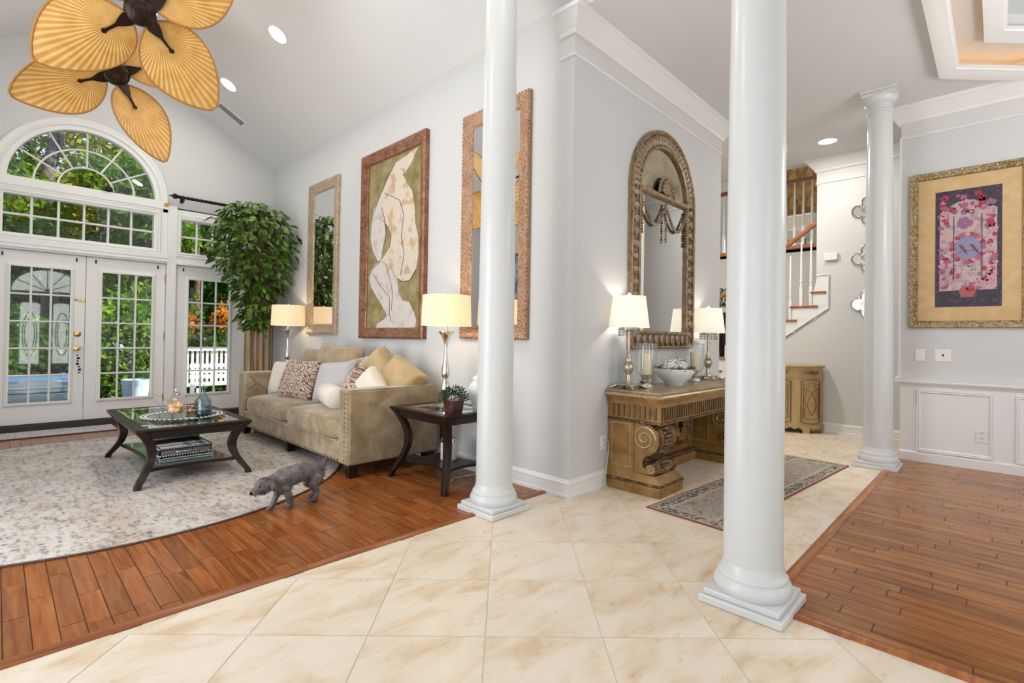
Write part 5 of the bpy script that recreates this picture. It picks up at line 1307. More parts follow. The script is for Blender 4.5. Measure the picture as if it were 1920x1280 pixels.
b2 = baluster_mesh(1.02).mesh('baluster', 40); b2.materials.append(M['trim'])
for k in range(1, 11):
    yr = -.30+RN*(8-k)
    for dy in (.07, .19): link('baluster', b1, st, (.05, yr+dy+.03, RS*k), (0, 0, 0), (1, 1, .98+.12*(.19-dy)/.12*0))
hr = lambda y: 2.485-(y+.03)*.745
obj('handrail', MB().prism([(-.03, -.03), (.03, -.03), (.036, .0), (.024, .03), (-.024, .03), (-.036, 0)], 0, 1, lambda u, v, a: (.05+u, -.52+a*2.4, hr(-.52+a*2.4)+v)), M['oak'], st, smooth=40)
obj('newel', MB().box(.0, .10, 1.72, 1.82, 0, 1.25).box(-.01, .11, 1.71, 1.83, 1.25, 1.29), M['espresso'], st, bevel=.006)
dkn = obj('dark_newel', MB().box(.02, .085, .66, .735, 1.14, 1.62), M['espresso'], st, bevel=.005)
# upper landing balustrade
lb = thing('landing_balustrade', 'white landing balusters with dark red handrail above the stairs', 'balustrade', (5.90, 0, 2.70))
obj('shoe_rail', MB().box(-.04, .05, -.53, 2.6, 0, .055), M['oak'], lb, bevel=.006)
obj('handrail', MB().prism([(-.03, -.03), (.03, -.03), (.036, .0), (.024, .03), (-.024, .03), (-.036, 0)], -.53, 2.6, lambda u, v, a: (u, a, 1.10+v)), plain('cherry_rail', (.22, .07, .03), .3), lb, smooth=40)
for k in range(24): link('baluster', b2, lb, (0, -.45+k*.125, .055))
# upstairs window and curtains
uw = struct('window_4', MB().box(7.82, 7.86, -.80, -.74, 2.9, 5.15).box(7.82, 7.86, .88, .94, 2.9, 5.15).box(7.82, 7.86, -.74, .88, 2.9, 2.96).box(7.82, 7.86, -.74, .88, 5.08, 5.15).box(7.83, 7.86, .05, .09, 2.96, 5.08).box(7.83, 7.86, -.74, .88, 4.0, 4.04), M['trim'])
obj('pane', MB().box(7.845, 7.85, -.74, .88, 2.96, 5.08), M['pane'], uw)
def drape(label, y0, y1, col):
    g_ = MB().grid(lambda u, v: (7.55+.05*math.sin(u*2*PI*5), y0+(y1-y0)*u, 5.2-2.45*v), 80, 4)
    o = obj('upstairs_drape', g_, plain('drape_'+label[:6], col, .8, 0, (8, tuple(x*.45 for x in col), .4, .6)), None, smooth=75)
    s_ = o.modifiers.new('thick', 'SOLIDIFY'); s_.thickness = .008; tag(o, label, 'curtain')
drape('brown gold striped drape upstairs behind the landing balusters', -.02, 1.5, (.36, .20, .06))
drape('yellow sheer drape upstairs right of the brown drape', -.62, -.40, (.70, .48, .16))
ot = thing('upstairs_chair', 'pale upholstered chair on the landing behind the balusters', 'chair', (6.75, .30, 2.70))
obj('seat', MB().box(-.3, .3, -.3, .3, .25, .45), M['p_cream'], ot, bevel=.04, seg=3); obj('backrest', MB().box(.2, .32, -.3, .3, .45, .80), M['p_cream'], ot, bevel=.04, seg=3)
for a in (-.25, .25):
    for b in (-.25, .25): obj('leg', MB().box(a-.02, a+.02, b-.02, b+.02, 0, .26), M['espresso'], ot)
# plant on the stair sliver
sp_ = thing('stair_plant', 'dark green leafy plant seen past the end of the entry wall', 'plant', (5.35, .98, RS*5))
obj('planter', MB().lathe([(.09, 0), (.11, .02), (.13, .55), (.14, .72), (.12, .72), (.11, .6)], 20), M['espresso'], sp_, smooth=40)
lf = MB()
for k in range(260):
    th, ph = rnd.uniform(0, 2*PI), math.acos(rnd.uniform(-.3, 1)); r = rnd.uniform(.08, .25); c = Vector((r*math.sin(ph)*math.cos(th), r*math.sin(ph)*math.sin(th), .88+r*math.cos(ph)))
    d = Vector((math.cos(th), math.sin(th), rnd.uniform(-.8, .6))).normalized(); s_ = d.orthogonal().normalized(); L = .10
    lf.add([c, c+d*L*.5+s_*L*.3, c+d*L, c+d*L*.5-s_*L*.3], [(0, 1, 2, 3)])
obj('foliage', lf, plain('dark_leaf', (.02, .06, .015), .5, 0, (15, (.06, .13, .03), .4, .7)), sp_, kind='stuff')
area('stairwell_fill_area', (6.3, .4, 5.5), (0, 0, -1), 2.2, 2.6, 40, (1, .96, .9))  # unseen area light added under the stairwell ceiling to light the landing

# wall chime and quatrefoil mirrors on the stair wall
tag(obj('door_chime', MB().box(XS-.035, XS, -.78, -.63, 2.305, 2.40), M['plate'], None, bevel=.006), 'small white door chime box on the stair wall', 'door chime')
def quatrefoil(label, z):
    t = thing('quatrefoil_mirror', label, 'mirror', (XS, -1.115, z), 0, 'quatrefoil mirrors on the stair wall')
    R4 = .10; out = []
    def foil(sc):
        pts = []
        for q_ in range(4):
            cx, cz = .105*math.cos(q_*PI/2), .105*math.sin(q_*PI/2)
            for k in range(13):
                a = q_*PI/2-PI*.62+PI*1.24*k/12; pts.append((sc*(cx+.075*math.cos(a)), sc*(cz+.075*math.sin(a))))
        return pts
    obj('mirror_back', MB().prism(foil(.98), .004, .012, lambda u, v, h: (-h, u, v)), plain('pale_mirror', (.86, .85, .82), .12, .85), t)
    obj('frame', MB().tube([(-.016, u, v) for u, v in foil(1.0)], .010, 8, True), M['antiq'], t, smooth=60)
    s2 = .075
    obj('lattice', MB().tube([(-.018, s2, 0), (-.018, 0, s2), (-.018, -s2, 0), (-.018, 0, -s2)], .007, 6, True).tube([(-.018, .12, .07), (-.018, -.07, -.12)], .004, 6).tube([(-.018, -.12, .07), (-.018, .07, -.12)], .004, 6), M['antiq'], t, smooth=50)
quatrefoil('top quatrefoil lattice mirror on the stair wall', 2.915)
quatrefoil('middle quatrefoil lattice mirror on the stair wall', 2.30)
quatrefoil('bottom quatrefoil lattice mirror on the stair wall', 1.705)

# demilune cabinet
M['cabw'] = plain('painted_straw_cabinet', (.46, .31, .13), .45, 0, (5, (.54, .39, .18), .4, .65))
M['cabd'] = plain('painted_scroll', (.20, .10, .035), .5)
cb_ = thing('demilune_cabinet', 'straw coloured half round cabinet with painted scrolls by the stair wall', 'cabinet', (XS-.026, -.17, 0))
AWD, ADP = .47, .36
def dem(s=1.0, n=30): return [(-ADP*s*math.sin(PI*k/n)**.75, -AWD*s*math.cos(PI*k/n)) for k in range(n+1)]
def demp(u, off_=0.0):   # u -1..1 along the front
    a = PI*(u+1)/2; return (-(ADP+off_)*math.sin(a)**.75, -(AWD+off_)*math.cos(a))
obj('body', MB().prism(dem(.97), .09, .87, lambda u, v, a: (u, v, a)), M['cabw'], cb_, smooth=30)
obj('top', MB().prism(dem(1.03), .87, .90, lambda u, v, a: (u, v, a)), M['cabw'], cb_, bevel=.006)
obj('band', MB().prism(dem(.985), .735, .745, lambda u, v, a: (u, v, a)), M['cabw'], cb_); obj('band', MB().prism(dem(.99), .085, .11, lambda u, v, a: (u, v, a)), M['cabw'], cb_)
bsn = MB()
K_ = 60
for k in range(K_):
    u0, u1 = -1+2*k/K_, -1+2*(k+1)/K_
    def zf_(u): w_ = (u+1)*2 % 1; return .0 if (w_ < .16 or w_ > .84) else .045+.025*abs(math.sin(PI*(w_-.16)/.68*2.5))
    za, zb_ = zf_((u0+u1)/2), zf_((u0+u1)/2)
    a, b = demp(u0, .0), demp(u1, .0); c_, d = demp(u0, -.02), demp(u1, -.02)
    bsn.add([(*a, za), (*b, zb_), (*b, .09), (*a, .09), (*c_, za), (*d, zb_), (*d, .09), (*c_, .09)], [(0, 1, 2, 3), (4, 7, 6, 5), (0, 4, 5, 1), (3, 2, 6, 7), (0, 3, 7, 4), (1, 5, 6, 2)])
obj('scalloped_base', bsn, M['cabw'], cb_)
def strip(us, zs, r=.006, o_=.0): return [(*demp(u, o_-.006), z) for u, z in zip(us, zs)]
for c0 in (-.62, .0, .62):
    dr = MB()
    w_ = .22
    dr.tube(strip([c0-w_]*2+[c0-w_/2, c0, c0+w_/2]+[c0+w_]*2+[c0+w_/2, c0, c0-w_/2], [.15, .69]+[.71]*3+[.69, .15]+[.13]*3), .007, 6, True)
    dr.tube(strip([c0-w_*.8]*2+[c0]+[c0+w_*.8]*2+[c0], [.20, .64, .66, .64, .20, .18]), .004, 6, True)
    obj('door_panel', dr, M['cabd'], cb_, smooth=60, kind='stuff')
    sc_ = MB()
    for s in (-1, 1):
        sc_.tube(strip([c0+s*w_*.55*math.sin(t*3.1)*(1-.4*t) for t in [k/14 for k in range(15)]], [.24+.30*k/14 for k in range(15)]), .004, 5)
        sc_.tube(strip([c0+s*w_*(.15+.4*math.sin(t*PI)) for t in [k/10 for k in range(11)]], [.55+.08*k/10 for k in range(11)]), .004, 5)
        sc_.tube(strip([c0+s*w_*(.65+.08*math.sin(t*14)) for t in [k/20 for k in range(21)]], [.24+.36*k/20 for k in range(21)]), .003, 5)
        sc_.tube(strip([c0+s*w_*(.1+.7*t) for t in [k/12 for k in range(13)]], [.80+.025*math.sin(k*1.3) for k in range(13)]), .004, 5)
    sc_.ball((*demp(c0, -.002), .80), .018, 8, 6)
    obj('painted_scrollwork', sc_, M['cabd'], cb_, smooth=60, kind='stuff')

# ================================================================== FLORAL PICTURE (dining wall)
fp = thing('floral_picture', 'floral bird print with tan mat in an ornate gold frame on the dining wall', 'picture', (XD, -2.095, 2.16))
DM = lambda u, v, h: (-h, -u, v)      # u to the right in the picture, v up
PW, PH = .447, .79
rcl = [(-PW, -PH), (PW, -PH), (PW, PH), (-PW, PH)]
M['goldframe'] = carved('ornate_gold_frame', (.36, .25, .11), (.52, .42, .26), (.13, .07, .025), 55, .5, .38, .8)
obj('frame', MB().mould(rcl, [(0, .002), (0, .03), (.008, .036), (.022, .030), (.03, .022), (.055, .020), (.062, .024), (.07, .014), (.07, .002)], True, DM), M['goldframe'], fp, smooth=35)
obj('mat_board', MB().prism([(-PW+.068, -PH+.068), (PW-.068, -PH+.068), (PW-.068, PH-.068), (-PW+.068, PH-.068)], .003, .007, DM), plain('tan_crackle_mat', (.60, .40, .19), .7, 0, (12, (.66, .47, .25), .4, .65)), fp)
aw, ah = .243, .582
AO = (0, 0)
pr = MB().prism([(-aw, -ah), (aw, -ah), (aw, ah), (-aw, ah)], .007, .009, DM)
obj('print', pr, plain('print_navy', (.030, .025, .045), .5, 0, (40, (.13, .06, .09), .5, .7)), fp)
obj('print_field', MB().prism([(-aw*.86, -ah*.72), (aw*.86, -ah*.72), (aw*.86, ah*.62), (aw*.5, ah*.78), (0, ah*.84), (-aw*.5, ah*.78), (-aw*.86, ah*.62)], .009, .0095, DM), plain('print_cream', (.52, .40, .38), .6, 0, (22, (.36, .20, .27), .48, .66)), fp)
rnd = random.Random(21)
def petals(mb, cx, cz, r, n=5, h=.0100):
    for k in range(n):
        a = 2*PI*k/n+rnd.random(); c0 = (cx+.55*r*math.cos(a), cz+.55*r*math.sin(a))
        mb.prism([(c0[0]+.5*r*math.cos(b*PI/3), c0[1]+.5*r*math.sin(b*PI/3)) for b in range(6)], h, h+.0006+.0002*k, DM)
cols = {'rose': (.42, .10, .20), 'mauve': (.30, .12, .24), 'crimson': (.36, .03, .06), 'blush': (.58, .30, .34)}
for i, (nm, col) in enumerate(cols.items()):
    mb = MB()
    for k in range(26):
        side = rnd.choice((-1, 1))
        zone = rnd.random()
        if zone < .5: cx, cz = side*aw*rnd.uniform(.60, .82), rnd.uniform(-ah*.65, ah*.62)
        elif zone < .75: cx, cz = rnd.uniform(-aw*.8, aw*.8), rnd.uniform(ah*.62, ah*.9)
        else: cx, cz = rnd.uniform(-aw*.75, aw*.75), rnd.uniform(-ah*.72, -ah*.36)
        petals(mb, cx, cz, rnd.uniform(.016, .032), 5, .0100+i*.0002)
    for k in range(7):   # wreath round the medallion
        a = 2*PI*(k+i*.25)/7; petals(mb, .115*math.cos(a), -.005+.135*math.sin(a), .024, 5, .0104)
    if i == 1: petals(mb, -.02, ah*.42, .06, 7, .0103)
    obj('printed_flowers', mb, plain('print_'+nm, col, .6), fp, kind='stuff')
lv = MB()
for k in range(150):
    cx, cz = rnd.uniform(-aw*.9, aw*.9), rnd.uniform(-ah*.92, ah*.9)
    if abs(cx) < .12 and abs(cz) < .17: continue
    if abs(cx) < aw*.55 and .17 < cz < ah*.6: continue
    a = rnd.uniform(0, 6.3); L = rnd.uniform(.015, .032); ca, sa = math.cos(a), math.sin(a)
    lv.prism([(cx, cz), (cx+L*.5*ca-L*.2*sa, cz+L*.5*sa+L*.2*ca), (cx+L*ca, cz+L*sa), (cx+L*.5*ca+L*.2*sa, cz+L*.5*sa-L*.2*ca)], .0096, .0099, DM)
for s in (-1, 1): lv.tube([(-.0102, -s*aw*.42, z) for z in (-ah*.55, ah*.55)], .004, 5)
obj('printed_leaves', lv, plain('print_leaf', (.06, .075, .075), .6), fp, kind='stuff')
obj('printed_medallion', MB().prism([(.10*math.cos(2*PI*k/28), -.005+.115*math.sin(2*PI*k/28)) for k in range(28)], .0100, .0105, DM), plain('print_blue', (.25, .25, .38), .6), fp)
bi = MB()
for s, x0 in ((1, -.035), (1, .045)):
    bi.prism([(x0-.03, .02), (x0-.018, .035), (x0, .022), (x0+.028, -.035), (x0+.036, -.075), (x0+.02, -.055), (x0-.005, -.02)], .0105, .0109, DM)
bi.tube([(-.0107, -u, z) for u, z in ((-.07, -.045), (0, -.03), (.08, -.03))], .003, 5)
obj('printed_birds', bi, plain('print_bird', (.16, .07, .10), .6), fp)
obj('printed_vase', MB().prism([(-.045, -ah*.84), (.045, -ah*.84), (.06, -ah*.76), (.055, -ah*.69), (.03, -ah*.66), (-.03, -ah*.66), (-.055, -ah*.69), (-.06, -ah*.76)], .0108, .0113, DM), plain('print_vase', (.38, .10, .09), .5), fp)
obj('printed_bow', MB().tube([(-.0108, -.045*math.sin(t)*1.0, ah*.60+.018*math.sin(2*t)) for t in [2*PI*k/24 for k in range(24)]], .004, 5, True), M['charcoal'], fp)
obj('printed_arch', MB().mould([(aw*.8*math.cos(PI*k/16), ah*.66+.13*math.sin(PI*k/16)) for k in range(17)], [(0, .0099), (0, .0104), (.045, .0104), (.045, .0099)], False, DM), M['charcoal'], fp)
0 and obj('glazing', MB().prism([(-PW+.066, -PH+.066), (PW-.066, -PH+.066), (PW-.066, PH-.066), (-PW+.066, PH-.066)], .0125, .014, DM), M['clear'], fp)
# blue picture on the opposite wall (seen in the mirror)
bp_ = thing('blue_picture', 'blue abstract picture in a dark frame seen inside the near mirror', 'picture', (XL, 5.16, 2.19))
obj('frame', MB().mould([(-.46, -.75), (.46, -.75), (.46, .75), (-.46, .75)], [(0, .002), (0, .03), (.05, .03), (.06, .002)], True, lambda u, v, h: (h, u, v)), M['frame_rust'], bp_)
obj('print', MB().prism([(-.41, -.70), (.41, -.70), (.41, .70), (-.41, .70)], .003, .008, lambda u, v, h: (h, u, v)), plain('blue_abstract', (.08, .16, .30), .6, 0, (5, (.55, .62, .70), .4, .6)), bp_)

# unseen hanging fixture with a point light, added to brighten the dining ceiling
cl = thing('added_chandelier', 'added unseen bronze fixture hanging from the dining tray ceiling', 'added_chandelier', (1.75, -3.35, 2.35))
obj('hub', MB().lathe([(.01, -.06), (.04, -.03), (.06, .02), (.03, .10), (.02, .20)], 20), M['bronze'], cl, smooth=40)
obj('chain', MB().tube([(0, 0, .2), (0, 0, ZC+.33-2.35)], .008, 8), M['bronze'], cl)
for k in range(6):
    a = 2*PI*k/6; c_, s_ = math.cos(a), math.sin(a)
    obj('arm', MB().tube([(.03*c_, .03*s_, .0), (.15*c_, .15*s_, -.06), (.28*c_, .28*s_, -.03), (.33*c_, .33*s_, .05)], .010, 8), M['bronze'], cl, smooth=60)
    obj('candle_bulb', MB().lathe([(.014, .05), (.014, .11), (.018, .13), (.012, .16), (.003, .18)], 12, (.33*c_, .33*s_)), M['lamp_on'], cl, smooth=60)
l = bpy.data.lights.new('dining_fill_point', 'POINT'); l.energy = 50; l.color = (1, .98, .95); l.shadow_soft_size = .3
o = bpy.data.objects.new('dining_fill_point', l); COL.objects.link(o); o.parent = cl; o.location = (0, 0, .35)

# ================================================================== DOG
dog = thing('dog', 'small shaggy grey dog walking with lowered head at the rug edge', 'dog', (-1.52, 1.235, 0.0), math.atan2(-.07, -.36))
# local +x is forward
bd = MB()
bd.tube([(-.17, 0, .215), (-.12, 0, .225), (-.04, 0, .222), (.05, 0, .215), (.12, 0, .205), (.17, 0, .20)], [.045, .066, .068, .072, .074, .055], 14)
bd.ball((-.14, 0, .205), .072, 12, 10, (1, .95, 1)); bd.ball((.12, 0, .185), .072, 12, 10, (1, .9, 1.05))
bd.tube([(.14, 0, .20), (.19, .0, .205), (.235, .01, .20)], [.058, .048, .042], 12)
bd.ball((.265, .015, .198), .052, 12, 10, (1.05, .9, .95)); bd.tube([(.285, .018, .185), (.325, .024, .172), (.345, .026, .168)], [.034, .026, .020], 10)
for s in (-1, 1):
    bd.tube([(.235, s*.045+.012, .225), (.225, s*.062+.012, .20), (.235, s*.066+.012, .165)], [.016, .018, .010], 8)
def leg(x, y, hip, knee, ank, foot, r):
    bd.tube([(x+hip[0], y, hip[1]), (x+knee[0], y, knee[1]), (x+ank[0], y, ank[1]), (x+foot[0], y, foot[1])], r, 10); bd.ball((x+foot[0]+.012, y, .017), .022, 8, 6, (1.3, 1, .75))
leg(.12, -.042, (0, .17), (.0, .11), (.025, .06), (.045, .02), [.036, .026, .020, .018]); leg(.12, .042, (0, .17), (-.02, .11), (-.035, .06), (-.045, .02), [.036, .026, .020, .018])
leg(-.14, -.045, (0, .18), (.03, .115), (-.035, .07), (-.02, .02), [.05, .034, .021, .018]); leg(-.14, .045, (0, .18), (.05, .12), (.01, .075), (.03, .02), [.05, .034, .021, .018])
bd.tube([(-.19, 0, .235), (-.225, 0, .26), (-.235, 0, .295)], [.024, .018, .010], 8)
M['fur'] = plain('grey_fur', (.115, .10, .105), .9, 0, (22, (.23, .20, .195), .4, .65), (70, .8, .01))
body = obj('body', bd, M['fur'], dog, smooth=False)
rm = body.modifiers.new('remesh', 'REMESH'); rm.mode = 'VOXEL'; rm.voxel_size = .007; rm.use_smooth_shade = True
sm = body.modifiers.new('smooth', 'SMOOTH'); sm.iterations = 6; sm.factor = .5
fr_ = MB(); rnd = random.Random(5); vv = [Vector(p) for p in bd.v]
cen = [Vector(p) for p in ((-.12, 0, .21), (0, 0, .21), (.12, 0, .19), (.265, .015, .195))]
for k in range(5200):
    f = bd.f[rnd.randrange(len(bd.f))]; q_ = [vv[i] for i in f[:3]]; a, b = rnd.random(), rnd.random()
    if a+b > 1: a, b = 1-a, 1-b
    p = q_[0]+(q_[1]-q_[0])*a+(q_[2]-q_[0])*b; n_ = (q_[1]-q_[0]).cross(q_[2]-q_[0])
    if n_.length < 1e-9: continue
    n_.normalize(); c0 = min(cen, key=lambda c: (c-p).length)
    if n_.dot(p-c0) < 0: n_ = -n_
    L = rnd.uniform(.014, .030)*(1 if p.z > .05 else .5); d = (n_*.45+Vector((-.7, 0, -.55))+Vector((rnd.uniform(-.3, .3), rnd.uniform(-.3, .3), rnd.uniform(-.3, .3)))).normalized()
    s_ = d.orthogonal().normalized(); s_.rotate(Matrix.Rotation(rnd.uniform(0, 6.3), 3, d)); tip = p+d*L
    tip.z = max(tip.z, .012)
    fr_.add([p-s_*.0016, p+s_*.0016, tip], [(0, 1, 2)])
obj('hair', fr_, M['fur'], dog, kind='stuff')
obj('nose', MB().ball((.352, .027, .168), .011, 8, 6), M['black'], dog, smooth=True)
for s in (-1, 1): obj('eye', MB().ball((.302, .019+s*.024, .205), .007, 8, 6), M['black'], dog, smooth=True)

# ================================================================== OUTSIDE: deck, grill, railing, trees
ZG = -.10
M['deck'] = plain('deck_boards', (.42, .38, .34), .7, 0, (9, (.55, .52, .48), .4, .65))
dk = thing('deck', 'weathered grey deck outside the french doors', 'deck', (0, 0, 0))
bdm = MB().box(-.07, .07, -2.9, 2.9, -.03, 0).mesh('deck_board'); bdm.materials.append(M['deck'])
for k in range(18): link('deck_board', bdm, dk, (-.8+0, 6.18+k*.148, ZG), (0, 0, PI/2))
M['ground'] = plain('forest_floor', (.07, .075, .03), .95, 0, (2, (.15, .11, .06), .4, .65), (6, .5, .05))
gr = obj('ground', MB().box(-40, 40, 6.1, 70, -.75, -.6), M['ground']); gr['kind'] = 'structure'
M['rail'] = plain('white_rail_paint', (.85, .86, .86), .5)
rl = thing('deck_railing', 'white deck railing with square balusters outside the side door', 'railing', (0, 8.75, ZG))
obj('top_rail', MB().box(-.95, 1.9, -.06, .06, .96, 1.03), M['rail'], rl); obj('bottom_rail', MB().box(-.95, 1.9, -.03, .03, .28, .34), M['rail'], rl)
bb = MB().box(-.02, .02, -.018, .018, .34, .96).mesh('baluster'); bb.materials.append(M['rail'])
for k in range(34): link('baluster', bb, rl, (-.90+k*.083, 0, 0))
for x in (-.95, .55, 1.9): obj('post', MB().box(x-.05, x+.05, -.05, .05, -.02, 1.10), M['rail'], rl)
ch = thing('deck_bench', 'white slatted bench on the deck in front of the railing', 'bench', (.05, 8.1, ZG))
for k in range(4): obj('slat', MB().box(-.6, .6, -.20+k*.11, -.12+k*.11, .36, .39), M['rail'], ch)
for x in (-.55, .55): obj('side_frame', MB().box(x-.03, x+.03, -.22, -.17, 0, .36).box(x-.03, x+.03, .18, .23, 0, .75).box(x-.03, x+.03, -.22, .2, .32, .36), M['rail'], ch)
for k in range(3): obj('back_slat', MB().box(-.6, .6, .17, .20, .46+k*.10, .53+k*.10), M['rail'], ch)
# stainless grill
M['steel'] = plain('stainless', (.55, .60, .66), .28, 1)
gl_ = thing('gas_grill', 'stainless steel gas grill outside the left french door', 'grill', (-2.62, 7.30, ZG))
obj('hood', MB().prism([(-.20, .44), (.20, .44), (.20, .58), (.08, .68), (-.12, .68), (-.20, .60)], -.40, .40, lambda u, v, a: (a, u, v)), M['steel'], gl_, bevel=.015)
obj('control_panel', MB().box(-.42, .42, -.26, .22, .30, .44), M['steel'], gl_, bevel=.01)
for k in range(4): obj('knob', MB().lathe([(.026, 0), (.026, .02), (.018, .03)], 16).xf(Matrix.Translation((-.28+k*.19, -.26, .37)) @ Matrix.Rotation(PI/2, 4, 'X')), M['chrome'], gl_, smooth=40)
obj('hood_handle', MB().tube([(-.3, -.22, .52), (-.3, -.26, .52), (.3, -.26, .52), (.3, -.22, .52)], .014, 8), M['chrome'], gl_, smooth=50)
obj('cart', MB().box(-.38, .38, -.2, .2, 0.0, .30), M['dark'], gl_)
# blue planter
pb = thing('blue_planter', 'pale blue ceramic planter outside the right french door', 'planter', (-1.46, 7.55, ZG))
obj('pot', MB().lathe([(.14, 0), (.15, .02), (.165, .30), (.185, .47), (.195, .50), (.195, .545), (.18, .545), (.17, .46)], 28), plain('blue_glaze', (.45, .62, .80), .3, 0, (14, (.62, .74, .86), .45, .6)), pb, smooth=40)
# trees
def leaf_cloud(name, pts, size, mat_, parent, seed, loc=None):
    r = np.random.default_rng(seed); n = len(pts); s = size*r.uniform(.6, 1.35, (n, 1))
    d = r.normal(size=(n, 3)); d[:, 2] -= .3; d /= np.linalg.norm(d, axis=1, keepdims=True)
    e = np.cross(d, r.normal(size=(n, 3))); e /= np.linalg.norm(e, axis=1, keepdims=True)
    P = np.stack([pts-d*s*.5, pts+e*s*.3, pts+d*s*.5, pts-e*s*.3], 1).reshape(-1, 3)
    me = bpy.data.meshes.new(name); me.vertices.add(4*n); me.vertices.foreach_set('co', P.astype(np.float32).ravel())
    me.loops.add(4*n); me.loops.foreach_set('vertex_index', np.arange(4*n, dtype=np.int32))
    me.polygons.add(n); me.polygons.foreach_set('loop_start', np.arange(0, 4*n, 4, dtype=np.int32)); me.polygons.foreach_set('loop_total', np.full(n, 4, np.int32)) if False else None
    me.update(calc_edges=True); me.validate(); me.materials.append(mat_)
    o = bpy.data.objects.new(name, me); COL.objects.link(o); o.parent = parent; o['kind'] = 'stuff'
    return o
def outleaf(name, c1, c2, c3):
    ma = bpy.data.materials.new(name); ma.use_nodes = True; n = ma.node_tree; n.nodes.clear()
    o = N(n, 'ShaderNodeOutputMaterial'); d = N(n, 'ShaderNodeBsdfDiffuse'); t = N(n, 'ShaderNodeBsdfTranslucent'); ms = N(n, 'ShaderNodeMixShader'); ms.inputs[0].default_value = .42
    c = ramp(n, noise(n, pos(n), 1.6, 5, .7), [(.35, c1), (.5, c2), (.66, c3)])
    for s in (d, t): n.links.new(c, s.inputs[0])
    n.links.new(d.outputs[0], ms.inputs[1]); n.links.new(t.outputs[0], ms.inputs[2]); n.links.new(ms.outputs[0], o.inputs[0]); return ma
LM = [outleaf('leaf_green', (.035, .095, .010), (.11, .24, .022), (.32, .44, .05)), outleaf('leaf_deep', (.015, .05, .008), (.05, .13, .018), (.17, .29, .04)),
      outleaf('leaf_gold', (.14, .20, .02), (.32, .36, .04), (.50, .44, .06)), outleaf('leaf_orange', (.45, .12, .015), (.75, .26, .03), (.85, .42, .07))]
M['bark'] = plain('grey_bark', (.10, .085, .08), .95, 0, (14, (.20, .175, .165), .4, .65), (18, .9, .03))
M['bark2'] = plain('brown_bark', (.11, .055, .03), .95, 0, (14, (.20, .11, .07), .4, .65), (18, .9, .03))
def tree(label, x, y, h, tr, blobs, lm, nleaf, lsize, bark, seed, group='woodland trees behind the deck'):
    t = thing('tree', label, 'tree', (x, y, -.65), 0, group); r = random.Random(seed); rn = np.random.default_rng(seed)
    pts = [(r.uniform(-.04, .04)*k, r.uniform(-.04, .04)*k, h*k/8) for k in range(9)]
    obj('trunk', MB().tube(pts, [tr*(1-.55*k/8) for k in range(9)], 10), bark, t, smooth=60)
    br = MB(); P = []
    for bx_, by_, bz, br_ in blobs:
        k0 = min(max(bz-br_*.8, .3), h*.95); br.tube([(0, 0, k0), (bx_*.5, by_*.5, (k0+bz)/2+.1), (bx_, by_, bz)], [tr*.35, tr*.25, tr*.1], 6)
        m_ = int(nleaf*br_**2/sum(b[3]**2 for b in blobs)); v = rn.normal(size=(m_, 3)); v /= np.linalg.norm(v, axis=1, keepdims=True)
        # leaves gather in clumps on the shell
        rad = br_*(rn.uniform(.25, 1, (m_, 1))**.5); w_ = 1+.25*np.sin(v[:, :1]*7+seed)*np.sin(v[:, 1:2]*6)*np.sin(v[:, 2:]*8)
        P.append(v*rad*w_*np.array([1, 1, .8])+np.array([bx_, by_, bz]))
    obj('branches', br, bark, t, smooth=60)
    leaf_cloud('foliage', np.concatenate(P), lsize, lm, t, seed)
def rb(seed, n, sx_, z0, z1, r0, r1):
    r = random.Random(seed); return [(r.uniform(-sx_, sx_), r.uniform(-sx_, sx_), r.uniform(z0, z1), r.uniform(r0, r1)) for _ in range(n)]
tree('tall grey pine trunk with high foliage beyond the left french door', -2.15, 14.0, 11, .19, rb(1, 5, 1.6, 7.2, 9.5, .9, 1.5), LM[1], 2600, .22, M['bark'], 1)
tree('brown trunked tree beyond the side door', .52, 12.6, 8.5, .10, rb(2, 6, 1.2, 3.8, 7.0, .7, 1.1), LM[0], 3600, .17, M['bark2'], 2)
tree('bright green maple nearest the deck behind the right french door', -.75, 12.2, 6, .09, rb(3, 8, 1.0, 2.2, 5.2, .6, 1.0), LM[0], 5200, .15, M['bark2'], 3)
tree('leafy green tree left of the grey pine trunk', -3.7, 13.2, 6.5, .10, rb(4, 9, 1.3, 1.8, 6.0, .7, 1.1), LM[0], 6000, .16, M['bark2'], 4)
tree('golden green tree right of the grey pine trunk', -1.2, 15.6, 8, .11, rb(5, 9, 1.4, 3.2, 7.4, .8, 1.2), LM[2], 6000, .18, M['bark'], 5)
tree('deep green tree farthest right behind the railing', 2.4, 14.2, 7.5, .12, rb(6, 9, 1.5, 1.6, 6.6, .9, 1.3), LM[1], 6500, .18, M['bark2'], 6)
tree('pale trunked green tree deep in the woods behind the arched window', -3.0, 18.5, 10, .14, rb(7, 10, 2.0, 3.5, 9.0, 1.1, 1.6), LM[0], 6500, .22, M['bark'], 7)
tree('tall dark green tree deep in the woods behind the pine', -.4, 19.5, 10.5, .15, rb(8, 10, 2.0, 2.5, 8.0, 1.1, 1.6), LM[1], 7000, .22, M['bark2'], 8)
tree('tall green tree deep in the woods on the right', 3.2, 19.0, 10, .15, rb(9, 10, 2.2, 2.0, 9.0, 1.2, 1.7), LM[1], 7000, .22, M['bark2'], 9)
tree('dark green tree deep in the woods on the far left', -6.0, 17.0, 9, .14, rb(10, 9, 1.8, 1.6, 8.0, 1.1, 1.6), LM[1], 5500, .22, M['bark2'], 10)
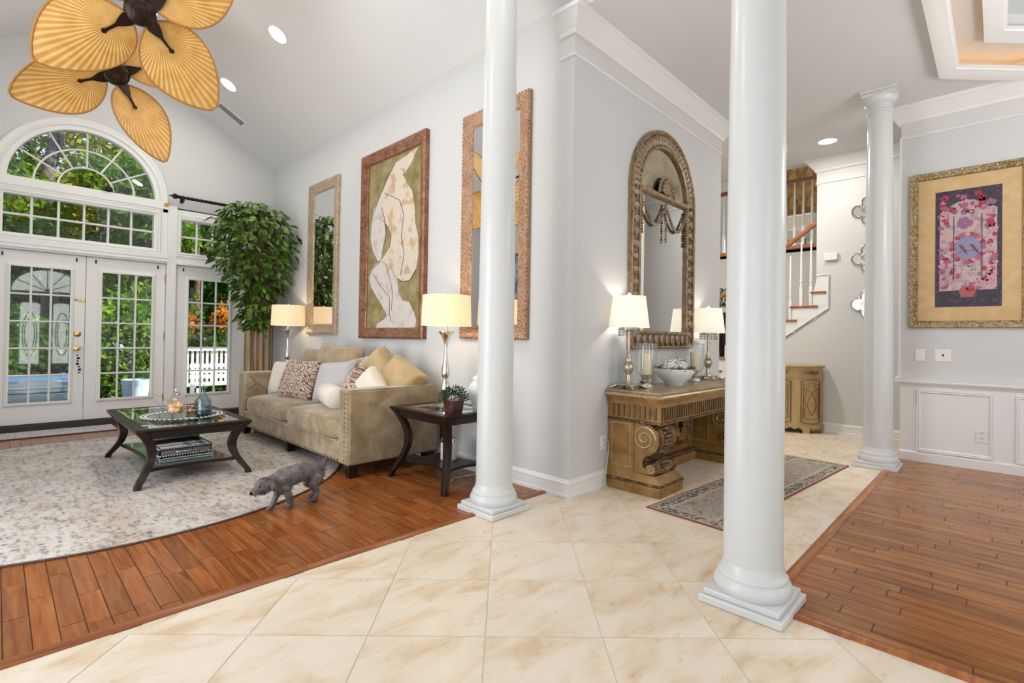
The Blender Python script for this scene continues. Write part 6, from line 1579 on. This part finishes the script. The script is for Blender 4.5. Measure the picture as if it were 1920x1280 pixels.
tree('golden tree deep in the woods on the far left', -4.4, 22.5, 11, .15, rb(11, 9, 2.2, 2.5, 9.0, 1.3, 1.9), LM[2], 5500, .26, M['bark2'], 11)
tree('deep woods tree filling the background on the right', 1.6, 24.0, 11, .16, rb(12, 10, 3.0, 2.0, 8.0, 1.5, 2.1), LM[1], 6500, .28, M['bark2'], 12)
tree('deep woods tree filling the background on the left', -2.2, 25.0, 10, .16, rb(13, 10, 3.0, 2.0, 7.0, 1.5, 2.1), LM[1], 6500, .28, M['bark2'], 13)
def shrub(label, x, y, w_, h_, lm, n, seed, ls=.12):
    t = thing('shrub', label, 'shrub', (x, y, -.62), 0, 'shrubs beyond the deck'); rn = np.random.default_rng(seed)
    st_ = MB()
    for k in range(5): a = 2*PI*k/5; st_.tube([(0, 0, 0), (w_*.2*math.cos(a), w_*.2*math.sin(a), h_*.6)], [.02, .008], 5)
    obj('stems', st_, M['bark2'], t)
    v = rn.normal(size=(n, 3)); v /= np.linalg.norm(v, axis=1, keepdims=True); v *= rn.uniform(.3, 1, (n, 1))**.5
    leaf_cloud('foliage', v*np.array([w_/2, w_/2, h_/2])+np.array([0, 0, h_*.55]), ls, lm, t, seed)
shrub('orange leaved shrub left of the brown trunk outside the side door', -.12, 11.0, .85, 2.4, LM[3], 1500, 31, .10)
shrub('orange leaved shrub right of the brown trunk outside the side door', .78, 10.8, .95, 2.5, LM[3], 1600, 32, .10)
shrub('dark green shrub outside the left french door', -3.1, 10.6, 2.0, 2.3, LM[1], 3000, 33)
shrub('green shrub behind the grill', -2.2, 11.2, 2.0, 2.0, LM[1], 3000, 34)
shrub('broad green shrub outside the right french door', -1.2, 10.4, 2.0, 2.5, LM[0], 3600, 35)
shrub('leafy green shrub behind the railing', .3, 10.4, 1.8, 1.9, LM[1], 2800, 36)
shrub('green shrub at the right end of the railing', 1.7, 10.6, 1.9, 2.3, LM[1], 2800, 37)
shrub('green shrub at the far left of the woods edge', -4.8, 11.6, 2.2, 2.6, LM[1], 2800, 38)
